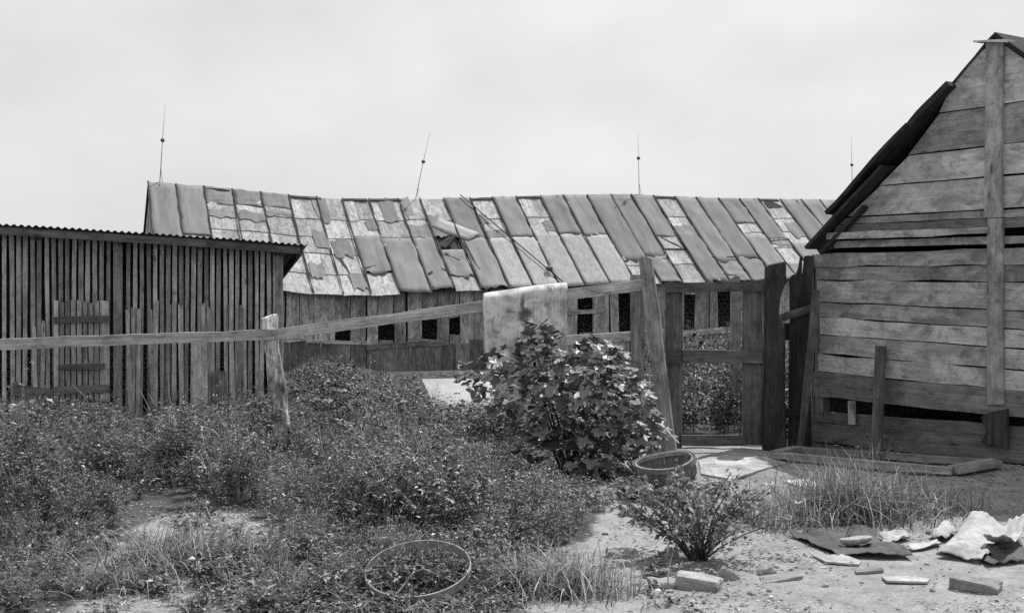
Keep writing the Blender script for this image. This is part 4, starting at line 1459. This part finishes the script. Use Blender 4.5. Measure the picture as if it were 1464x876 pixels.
def weed_variant(h, n_stem, n_twig, n_leaf, ll, lw, spread, twig=.11, wisp=0):
    """a weed: arching stems carrying side twigs set with small leaves; wisp = bare seed stalks"""
    B, D, LL, LW, ribs = [], [], [], [], []
    for sidx in range(n_stem + wisp):
        bare = sidx >= n_stem
        az = rng.uniform(0, 2 * math.pi)
        ln = h * (rng.uniform(.55, 1.12) if not bare else rng.uniform(1.0, 1.45))
        out = rng.uniform(.1, 1.0) * spread * (1.3 if bare else 1)
        pw = rng.uniform(.9, 2.2)
        ts = np.linspace(0, 1, 6)
        path = np.stack([np.cos(az) * out * ts ** pw, np.sin(az) * out * ts ** pw, ln * (ts - (.25 * ts ** 3 if rng.uniform() < .4 else 0))], axis=1)
        path += rng.normal(0, .014, path.shape) * ts[:, None]
        ribs.append((path, .0026 if not bare else .0018, 1.9 if not bare else 2.6))
        nt_ = n_twig if not bare else 4
        for _ in range(nt_):
            tt = rng.uniform(.15, 1.0) if not bare else rng.uniform(.3, 1)
            p0 = np.array([np.interp(tt, ts, path[:, c]) for c in range(3)])
            a2 = rng.uniform(0, 2 * math.pi)
            dv = np.array([math.cos(a2), math.sin(a2), rng.uniform(-.1, .8)]); dv /= np.linalg.norm(dv)
            tl = twig * rng.uniform(.35, 1.2) * (1.2 - .6 * tt)
            p1 = p0 + dv * tl
            if not bare:
                ribs.append((np.stack([p0, (p0 + p1) / 2 + np.array([0, 0, .006]), p1]), .0013, 1.4))
            m_ = n_leaf if not bare else 3
            u = rng.uniform(.15, 1.0, m_)
            pos = p0 + (p1 - p0) * u[:, None]
            a3 = a2 + rng.choice([-1, 1], m_) * rng.uniform(.3, 1.3, m_)
            d_ = np.stack([np.cos(a3), np.sin(a3), rng.uniform(-.45, .5, m_)], axis=1)
            d_ /= np.linalg.norm(d_, axis=1, keepdims=True)
            B.append(pos); D.append(d_)
            k_ = rng.uniform(.55, 1.3, m_) * (1.0 if not bare else .55)
            LL.append(ll * k_); LW.append(lw * k_ * rng.uniform(.75, 1.25, m_))
    B, D, LL, LW = np.concatenate(B), np.concatenate(D), np.concatenate(LL), np.concatenate(LW)
    v = leaf_quads(B, D, LL, LW, rng.normal(0, .5, len(B)))
    sv, st_ = [], []
    for p, r, tn_ in ribs:
        n_ = len(p)
        for i in range(n_ - 1):
            r0, r1 = r * (1 - .7 * i / n_), r * (1 - .7 * (i + 1) / n_)
            e = np.array([.85, .5, 0])
            sv += [p[i] + e * r0, p[i + 1] + e * r1, p[i + 1] - e * r1, p[i] - e * r0]
            st_ += [tn_ * 1.0] * 4
    sv = np.array(sv)
    tone = np.concatenate([np.repeat(np.clip(np.exp(rng.normal(-.10, .62, len(B))), .2, 3.2), 4), np.array(st_)])
    return np.concatenate([v, sv]), tone


def in_poly(px, py, pg):
    c = False
    j = len(pg) - 1
    for i in range(len(pg)):
        if (pg[i][1] > py) != (pg[j][1] > py) and px < (pg[j][0] - pg[i][0]) * (py - pg[i][1]) / (pg[j][1] - pg[i][1]) + pg[i][0]:
            c = not c
        j = i
    return c


def scatter(name, variants, spots, mat, label, cat):
    VV, TT = [], []
    for (x, y, z, sc_, az, vi, sz) in spots:
        v, tn = variants[vi % len(variants)]
        c, s_ = math.cos(az), math.sin(az)
        M_ = np.array([[c * sc_, -s_ * sc_, 0], [s_ * sc_, c * sc_, 0], [0, 0, sz]])
        VV.append(v @ M_.T + np.array([x, y, z]))
        TT.append(tn * rng.uniform(.65, 1.4))
    V = np.concatenate(VV); T = np.concatenate(TT)
    q = np.arange(len(V)).reshape(-1, 4)
    o = big_mesh(name, V, q, mat, T)
    return tag(o, label, cat, None, 'stuff')

near_var = ([weed_variant(.5, 7, 11, 7, .027, .0095, .20, .12, 2) for _ in range(5)]       # small-leaved bushy weed
            + [weed_variant(.5, 6, 10, 6, .040, .0100, .22, .12, 3) for _ in range(3)]     # narrow-leaved
            + [weed_variant(.5, 4, 6, 4, .042, .019, .16, .09, 1) for _ in range(1)]      # broad-leaved
            + [weed_variant(.5, 4, 5, 4, .030, .008, .26, .10, 6) for _ in range(3)])     # stalky, gone to seed
far_var = [weed_variant(.5, 5, 7, 6, .045, .018, .22, .13, 1) for _ in range(4)] + [weed_variant(.5, 4, 6, 4, .06, .028, .18, .12, 1) for _ in range(2)]

low_var = ([weed_variant(.14, 4, 4, 4, .034, .012, .13, .06, 1) for _ in range(3)] + [weed_variant(.14, 5, 2, 4, .055, .010, .12, .05, 1) for _ in range(2)]
           + [weed_variant(.14, 3, 3, 3, .045, .022, .10, .05, 0) for _ in range(1)])
# where the weeds of the yard stand, as outlines of their feet in the photograph
TOPS = [(-120, 562), (60, 572), (110, 562), (160, 568), (180, 592), (215, 592), (240, 574), (280, 574), (310, 577), (340, 558), (372, 548), (384, 560), (412, 560), (430, 520), (450, 512), (480, 508), (515, 524), (545, 534), (570, 532), (590, 546), (612, 558), (720, 568), (900, 570)]
FRONT = [(-120, 590), (-120, 905), (40, 905), (110, 858), (120, 800), (175, 762), (240, 735), (330, 722), (372, 726), (384, 750), (425, 768), (430, 800), (405, 830), (330, 842), (300, 905), (720, 905), (700, 850), (742, 805), (835, 772), (872, 735), (850, 690), (905, 655), (905, 590)]
BARE = [[(150, 745), (235, 715), (300, 735), (300, 760), (200, 765)], [(528, 812), (670, 812), (676, 870), (524, 870)]]
spots = []
tries = 0
target = 64.0
ys = (5.0, 10.15)
area = 0
for _ in range(9000):
    y = math.sqrt(rng.uniform(ys[0] ** 2, ys[1] ** 2))
    x = rng.uniform(-.50, .16) * y
    px_, py_ = pix((x, y, gz(x, y)))
    if not in_poly(px_, py_, FRONT) or any(in_poly(px_, py_, b__) for b__ in BARE):
        continue
    yt = interp(TOPS, px_) + (14 if y < 8 else 0)
    if y < 9.9 and 372 < px_ < 425: yt = max(yt, 618)
    hmax = EYE - (yt - HZ) / F * y
    cl = .5 + .5 * (n2(x, y, 1.15, 9) + .55 * n2(x, y, 2.7, 2))
    cl = min(1.0, max(0.0, (cl - .22) / .5))
    h = min(.60, hmax) * (.30 + .70 * cl) * (rng.uniform(.6, 1.0) if rng.uniform() < .88 else rng.uniform(1.0, 1.25))
    # ragged front edge: low plants near the bare ground
    if py_ > 770 and 290 < px_ < 530: h *= .55
    if py_ > 800: h *= .62
    if px_ < 130 and py_ > 740: h *= .8
    if 520 < px_ < 690 and py_ > 800: h *= .5
    if px_ > 660:
        h = min(h, max(.06, EYE - (625 + (px_ - 660) * .33 - HZ) / F * y) * rng.uniform(.7, 1.0))
    if cl < .16 and rng.uniform() < .55: continue
    h = max(h, .07)
    spots.append((x, y, gzf(x, y) - .01, max(.45, h / .5) * rng.uniform(.85, 1.15), rng.uniform(0, 6.28), int(rng.integers(0, 12)), h / .5))
    if len(spots) > 1200: break
for _ in range(2600):
    y = rng.uniform(4.6, 6.6); x = rng.uniform(-.30, .03) * y
    px_, py_ = pix((x, y, 0))
    if py_ < 775 or not (285 < px_ < 760): continue
    rr = ((px_ - 598) / 80) ** 2 + ((py_ - 835) / 36) ** 2
    if rr < 1.25 and py_ > 838: continue
    if .75 < rr < 1.3 and rng.uniform() < .7: continue
    if n2(x, y, 2.0, 4) < -.25 or (rr > 1.3 and rng.uniform() < (.75 if px_ < 440 else .45)): continue
    if px_ > 690 and rng.uniform() < .6: continue
    h = rng.uniform(.06, .19) if rr > 1.3 else rng.uniform(.10, .24)
    if py_ > 862: h *= .45
    elif 520 < px_ < 676 and py_ > 845: h *= .3
    spots.append((x, y, gzf(x, y) - .005, rng.uniform(.35, .7), rng.uniform(0, 6.28), int(rng.integers(0, 12)), h / .5))
for _ in range(22):                                     # weeds growing up through the wheel
    an = rng.uniform(0, 6.28); r = .2 * math.sqrt(rng.uniform())
    x, y = wc.x + r * math.cos(an), wc.y + r * math.sin(an) * .95
    if y < wc.y - .12: continue
    h = rng.uniform(.12, .26)
    spots.append((x, y, gzf(x, y) - .005, rng.uniform(.4, .7), rng.uniform(0, 6.28), int(rng.integers(0, 12)), h / .5))
for _ in range(60):                                     # and round the basket
    an = rng.uniform(3.3, 6.1); r = rng.uniform(.23, .45)
    x, y = bk_c.x + r * math.cos(an), bk_c.y + r * math.sin(an)
    h = rng.uniform(.05, .16)
    spots.append((x, y, gzf(x, y) - .005, rng.uniform(.4, .7), rng.uniform(0, 6.28), int(rng.integers(0, 12)), h / .5))
SPARSE = [(120, 800), (180, 760), (300, 735), (420, 770), (425, 805), (400, 835), (300, 905), (40, 905)]
for _ in range(5200):
    y = rng.uniform(4.7, 9.5); x = rng.uniform(-.48, .45) * y
    px_, py_ = pix((x, y, 0))
    inn = in_poly(px_, py_, SPARSE)
    near_path = px_ > 690 and py_ > 690 and px_ < 1000
    if not inn and not (near_path and n2(x, y, 1.7, 3) > .12) : continue
    if rng.uniform() > (.20 if inn else .10) or (inn and n2(x, y, 1.5, 7) < -.15): continue
    h = rng.uniform(.04, .15)
    spots.append((x, y, gzf(x, y) - .005, rng.uniform(.3, .6), rng.uniform(0, 6.28), int(rng.integers(0, 12)), h / .5))
def relow(sp):
    x, y, z, sc_, az, vi, sz = sp
    h = sz * .5
    if h < .17:
        return (x, y, z, rng.uniform(.75, 1.2), az, 12 + int(rng.integers(0, 6)), min(1.5, max(.5, h / .14)))
    return sp
spots = [relow(sp) for sp in spots]
scatter('weeds', near_var + low_var, spots, 'weed_leaf', 'dense knee high weeds overgrowing the yard before the fence', 'weeds')
# beyond the fence, down to the crib and the barn
spots = []
for _ in range(60000):
    y = math.sqrt(rng.uniform(10.0 ** 2, 28.5 ** 2))
    x = rng.uniform(-.50, .30) * y
    p = Vector((x, y, 0))
    if (p - CA).dot(CN) < .12 and (p - CA).dot(CD) < CL + .5 and (p - CA).dot(CN) > -2.6: continue
    if (p - CA).dot(CN) <= -2.6 and (p - CA).dot(CD) < CL - .3: continue
    if (p - (B0 - UX * WALL)).dot(UX) > -1.5: continue
    px_, py_ = pix((x, y, gz(x, y)))
    if px_ > 1140: continue
    if px_ > 880 and y < 10.7: continue
    if y < 10.0: continue
    if 600 < px_ < 715 and 13.15 < y < 13.9: continue
    h = rng.uniform(.30, .62) * (1 + .9 * n2(x, y, .9, 2))
    if px_ < 900: h = min(h, (EYE - (interp(TOPS, px_) - HZ) / F * y - gz(x, y)) * rng.uniform(.75, 1.1))
    if h < .05: h = rng.uniform(.08, .16)
    if px_ > 960: h *= 1.4
    if 600 < px_ < 720 and y < 13.3:
        h = min(h, (EYE - (556 - HZ) / F * y - gz(x, y)) * rng.uniform(.8, 1.05))
        if h < .05: continue
    h = max(h, .08)
    spots.append((x, y, gz(x, y) - .01, rng.uniform(.8, 1.25), rng.uniform(0, 6.28), int(rng.integers(0, 6)), h / .5))
    if len(spots) > 4300: break
scatter('weeds', far_var, spots, 'far_weed_leaf', 'weedy ground cover sloping from the fence down to the barn', 'weeds')

# low litter of grass stubs, chips and dead leaves on the bare earth
B, D, LL, LW = [], [], [], []
for _ in range(26000):
    y = 9.8 - 5.2 * rng.uniform() ** .8; x = rng.uniform(-.48, .50) * y
    if n2(x, y, 1.4, 6) < -.05 + rng.uniform(-.25, .25): continue
    B.append((x, y, gzf(x, y) + .004)); a = rng.uniform(0, 6.28); D.append((math.cos(a), math.sin(a), rng.uniform(0, .35)))
    LL.append(rng.uniform(.008, .045)); LW.append(rng.uniform(.003, .013))
B, D, LL, LW = np.array(B), np.array(D), np.array(LL), np.array(LW)
D /= np.linalg.norm(D, axis=1, keepdims=True)
V = leaf_quads(B, D, LL, LW, rng.normal(0, .4, len(B)), .15)
o = big_mesh('ground_litter', V, np.arange(len(V)).reshape(-1, 4), 'litter', np.repeat(np.clip(rng.normal(.85, .40, len(B)), .12, 2.0), 4))
tag(o, 'chips twigs and dead leaves strewn over the bare earth', 'litter', None, 'stuff')
# gravel
gvv, gqq = [], []
cube = np.array([[-1, -1, -1], [1, -1, -1], [1, 1, -1], [-1, 1, -1], [-.7, -.7, .8], [.7, -.7, .8], [.7, .7, .8], [-.7, .7, .8]]) * .5
cf = np.array([[0, 3, 2, 1], [4, 5, 6, 7], [0, 1, 5, 4], [1, 2, 6, 5], [2, 3, 7, 6], [3, 0, 4, 7]])
k = 0
for _ in range(2200):
    y = rng.uniform(4.6, 9.4); x = rng.uniform(-.1, .48) * y if rng.uniform() < .8 else rng.uniform(-.48, .48) * y
    s_ = rng.uniform(.003, .012) * (2.2 if rng.uniform() < .08 else 1)
    q = cube * (1 + rng.normal(0, .22, cube.shape)) * s_ * np.array([1.5, 1, .8])
    a = rng.uniform(0, 6.28)
    Rz = np.array([[math.cos(a), -math.sin(a), 0], [math.sin(a), math.cos(a), 0], [0, 0, 1]])
    gvv.append(q @ Rz.T + np.array([x, y, gzf(x, y) + s_ * .15])); gqq.append(cf + 8 * k); k += 1
o = big_mesh('gravel', np.concatenate(gvv), np.concatenate(gqq), 'stone')
tag(o, 'small gravel and clods on the bare earth', 'gravel', None, 'stuff')

# grass tufts
def tuft(x, y, n, h, spread, label, up=0.0):
    c = G(x, y)
    vs, tn = [], []
    for _ in range(n):
        az = rng.uniform(0, 6.28)
        b = np.array([c.x + rng.normal(0, spread[0] * .5), c.y + rng.normal(0, spread[1] * .5), 0])
        b[2] = gzf(b[0], b[1]) - .01
        ln = h * rng.uniform(.3, 1.25); bend = rng.uniform(.25, 1.0) if rng.uniform() < .6 else rng.uniform(1.0, 2.0); w0 = rng.uniform(.0028, .006)
        d = np.array([math.cos(az), math.sin(az), 0]); sd = np.array([-math.sin(az), math.cos(az), 0])
        pts = []
        for i in range(5):
            q = i / 4
            pts.append(b + d * ln * bend * q ** 1.7 * .75 + np.array([0, 0, ln * (q - .42 * bend * q ** 2.4)]))
        for i in range(4):
            w1, w2 = w0 * (1 - i / 4.2), w0 * (1 - (i + 1) / 4.2)
            vs += [pts[i] - sd * w1, pts[i] + sd * w1, pts[i + 1] + sd * w2, pts[i + 1] - sd * w2]
        tn += [float(np.clip(np.exp(rng.normal(0, .55)), .3, 2.6))] * 16
    V = np.array(vs)
    o = big_mesh('grass_tuft', V, np.arange(len(V)).reshape(-1, 4), 'grass_blade', np.array(tn))
    return tag(o, label, 'grass', 'tufts of coarse grass in the yard')
tuft(1210, 738, 1500, .42, (.34, .32), 'tall arching grass tuft in front of the timber frame')
tuft(1115, 742, 1500, .24, (.36, .34), 'low grass tuft between small shrub and tall arching grass')
tuft(1300, 728, 1000, .24, (.36, .30), 'thin grass tuft beside the tall arching grass towards the paper pile')
tuft(800, 845, 800, .26, (.30, .22), 'pale grass tuft at the edge of the weeds near the half brick')
tuft(240, 812, 800, .30, (.30, .26), 'pale grass tuft standing alone before the hollow in the weeds')
tuft(340, 805, 700, .20, (.28, .22), 'sparse grass tuft beside the bare patch in the weeds')
tuft(395, 835, 420, .16, (.30, .22), 'low dry grass tuft on bare earth between the weeds and the wheel')
tuft(165, 838, 420, .18, (.28, .18), 'dry grass tuft on the bare earth at the foot of the leafy weeds')
tuft(1255, 660, 60, .26, (.16, .03), 'wispy grass stems growing up through the timber frame')
tuft(930, 650, 70, .22, (.05, .05), 'dry grass blades standing at the foot of the leaning plank')

# big lobed leaves
def leaf_mesh(nm, lobes, depth):
    pts = []
    n = 26
    for k in range(n):
        an = -math.pi + 2 * math.pi * (k + .5) / n
        r = .5 * (1 - depth * (.5 - .5 * math.cos(an * lobes))) * (1.0 + .25 * math.cos(an))
        if abs(an) > 2.7: r *= .35
        pts.append((.25 + r * math.cos(an), r * math.sin(an) * 1.05))
    vs = [(.18, 0, -.0)] + [(x, y, .16 * abs(y) - .35 * max(0, x - .2) ** 2 + .03 * math.sin(9 * x + 5 * y)) for x, y in pts]
    fs = [(0, k + 1, (k + 1) % n + 1) for k in range(n)]
    me = bpy.data.meshes.new(nm)
    me.from_pydata(vs, [], fs)
    at__ = me.attributes.new('tone', 'FLOAT', 'POINT')
    at__.data.foreach_set('value', np.full(len(vs), 1.0, dtype=np.float32))
    me.materials.append(MATS['bush_leaf'])
    me.update()
    return me
LM = [leaf_mesh('lobed_leaf', 5, .55), leaf_mesh('lobed_leaf', 5, .45), leaf_mesh('lobed_leaf', 3, .45), leaf_mesh('lobed_leaf', 7, .42)]

def leafy(name, label, base, outline, n_leaf, size, n_stem, ry, stuff_n=0):
    """a big-leaved plant: outline = photo polygon of its crown at the depth of its base"""
    t_ = thing(name, label, 'bush', base)
    xs_ = [p[0] for p in outline]; ys_ = [p[1] for p in outline]
    pts = []
    while len(pts) < n_leaf + stuff_n:
        x, y = random.uniform(min(xs_), max(xs_)), random.uniform(min(ys_), max(ys_))
        if not in_poly(x, y, outline): continue
        # distance in front of / behind the middle plane of the crown
        q = random.uniform(-1, 1)
        top = min(1.0, max(.25, (y - min(ys_)) / (max(ys_) - min(ys_)) * 1.6 + .2))
        d = base.y + q * ry * top
        p = P(x, y, base.y); p = Vector((p.x, d, p.z + (.06 if q > 0 else 0)))
        if p.z < gz(p.x, p.y) + .03: continue
        pts.append(p)
    # the nearest and outermost are the ones that show
    pts.sort(key=lambda p: p.y - .25 * p.z)
    cx = base.x
    foot = base - Vector((0, 0, .03))
    for k in range(n_stem):
        tgt = random.choice(pts)
        md = foot.lerp(tgt, .5) + Vector((random.uniform(-.05, .05), random.uniform(-.05, .05), .10))
        tube('stem', [foot + Vector((random.uniform(-.05, .05), random.uniform(-.05, .05), 0)), md, tgt], [.012, .008, .003], 'bark_stem', t_, 6)
    def mat_for(p, sz):
        o = Vector((p.x - cx, p.y - base.y, 0))
        az = math.atan2(o.y, o.x) + random.gauss(0, .9)
        dip = random.gauss(-.30, .32)
        dr = Vector((math.cos(az) * math.cos(dip), math.sin(az) * math.cos(dip), math.sin(dip)))
        M = basis(p, dr, (random.gauss(0, .28), random.gauss(-.02, .28), 1))
        return M @ Matrix.Scale(sz, 4)
    for p in pts[:n_leaf]:
        o = bpy.data.objects.new('leaf', random.choice(LM)); col.objects.link(o)
        put(o, mat_for(p, size * random.uniform(.55, 1.25)), t_)
    if stuff_n:
        vs, fs = [], []
        for p in pts[n_leaf:]:
            M = mat_for(p, size * random.uniform(.45, 1.0)); me = random.choice(LM); k0 = len(vs)
            vs += [M @ v.co for v in me.vertices]
            fs += [[i + k0 for i in f.vertices] for f in me.polygons]
        o = mesh_obj('foliage', vs, fs, 'bush_leaf', None, t_)
        at__ = o.data.attributes.new('tone', 'FLOAT', 'POINT'); at__.data.foreach_set('value', np.full(len(vs), 1.0, dtype=np.float32))
        o['kind'] = 'stuff'
    return t_
CROWN = [(755, 470), (785, 462), (802, 488), (845, 486), (880, 500), (905, 530), (925, 575), (948, 610), (935, 650), (905, 668), (860, 674), (800, 660), (742, 640), (725, 600), (690, 575), (664, 540), (662, 518), (705, 512), (742, 505)]
leafy('leafy_bush', 'tall bush of dark lobed leaves growing in front of the fence', Vector(((815 - CX) / F * 8.75, 8.75, gz(.4, 8.75))), CROWN, 295, .128, 18, .40, 760)
leafy('leafy_plant', 'low plant of big pale leaves in the weeds before the crib', Vector(((10 - CX) / F * 9.3, 9.3, 0)), [(-70, 540), (10, 545), (40, 560), (62, 590), (45, 625), (-70, 640)], 60, .12, 6, .2)

# small shrub with wiry stems
shc = G(1000, 800)
sh = thing('small_shrub', 'small wiry shrub of many thin stems on bare earth', 'shrub', shc)
B, D = [], []
for k in range(44):
    az = rng.uniform(0, 6.28); out = rng.uniform(.08, .52); ht = rng.uniform(.26, .52) * (1 - .35 * (out / .52) ** 2)
    st_ = shc + Vector((rng.normal(0, .018), rng.normal(0, .018), -.01))
    tip = shc + Vector((math.cos(az) * out, math.sin(az) * out * .85, ht))
    md = st_.lerp(tip, .5) + Vector((-math.cos(az) * .02, 0, .03))
    pts = [st_, st_.lerp(md, .5) + Vector((0, 0, .012)), md, md.lerp(tip, .5) + Vector((rng.normal(0, .012), rng.normal(0, .012), .012)), tip]
    tube('stem', pts, [.0052, .0045, .0036, .0026, .0014], 'bark_stem', sh, 5)
    for q in range(40):
        t_ = 1 - .68 * rng.uniform() ** 1.3
        i = min(3, int(t_ * 4)); p = pts[i].lerp(pts[i + 1], t_ * 4 - i)
        B.append(np.array(p) + rng.normal(0, .022, 3)); d = rng.normal(0, 1, 3) + np.array([math.cos(az), math.sin(az), .3]); D.append(d / np.linalg.norm(d))
B, D = np.array(B), np.array(D)
V = leaf_quads(B, D, rng.uniform(.026, .050, len(B)), rng.uniform(.014, .027, len(B)), rng.normal(0, .6, len(B)))
o = big_mesh('foliage', V, np.arange(len(V)).reshape(-1, 4), 'shrub_leaf', np.repeat(np.clip(rng.normal(1, .3, len(B)), .4, 2), 4), sh)
put(o, Matrix.Identity(4), sh)
o['kind'] = 'stuff'
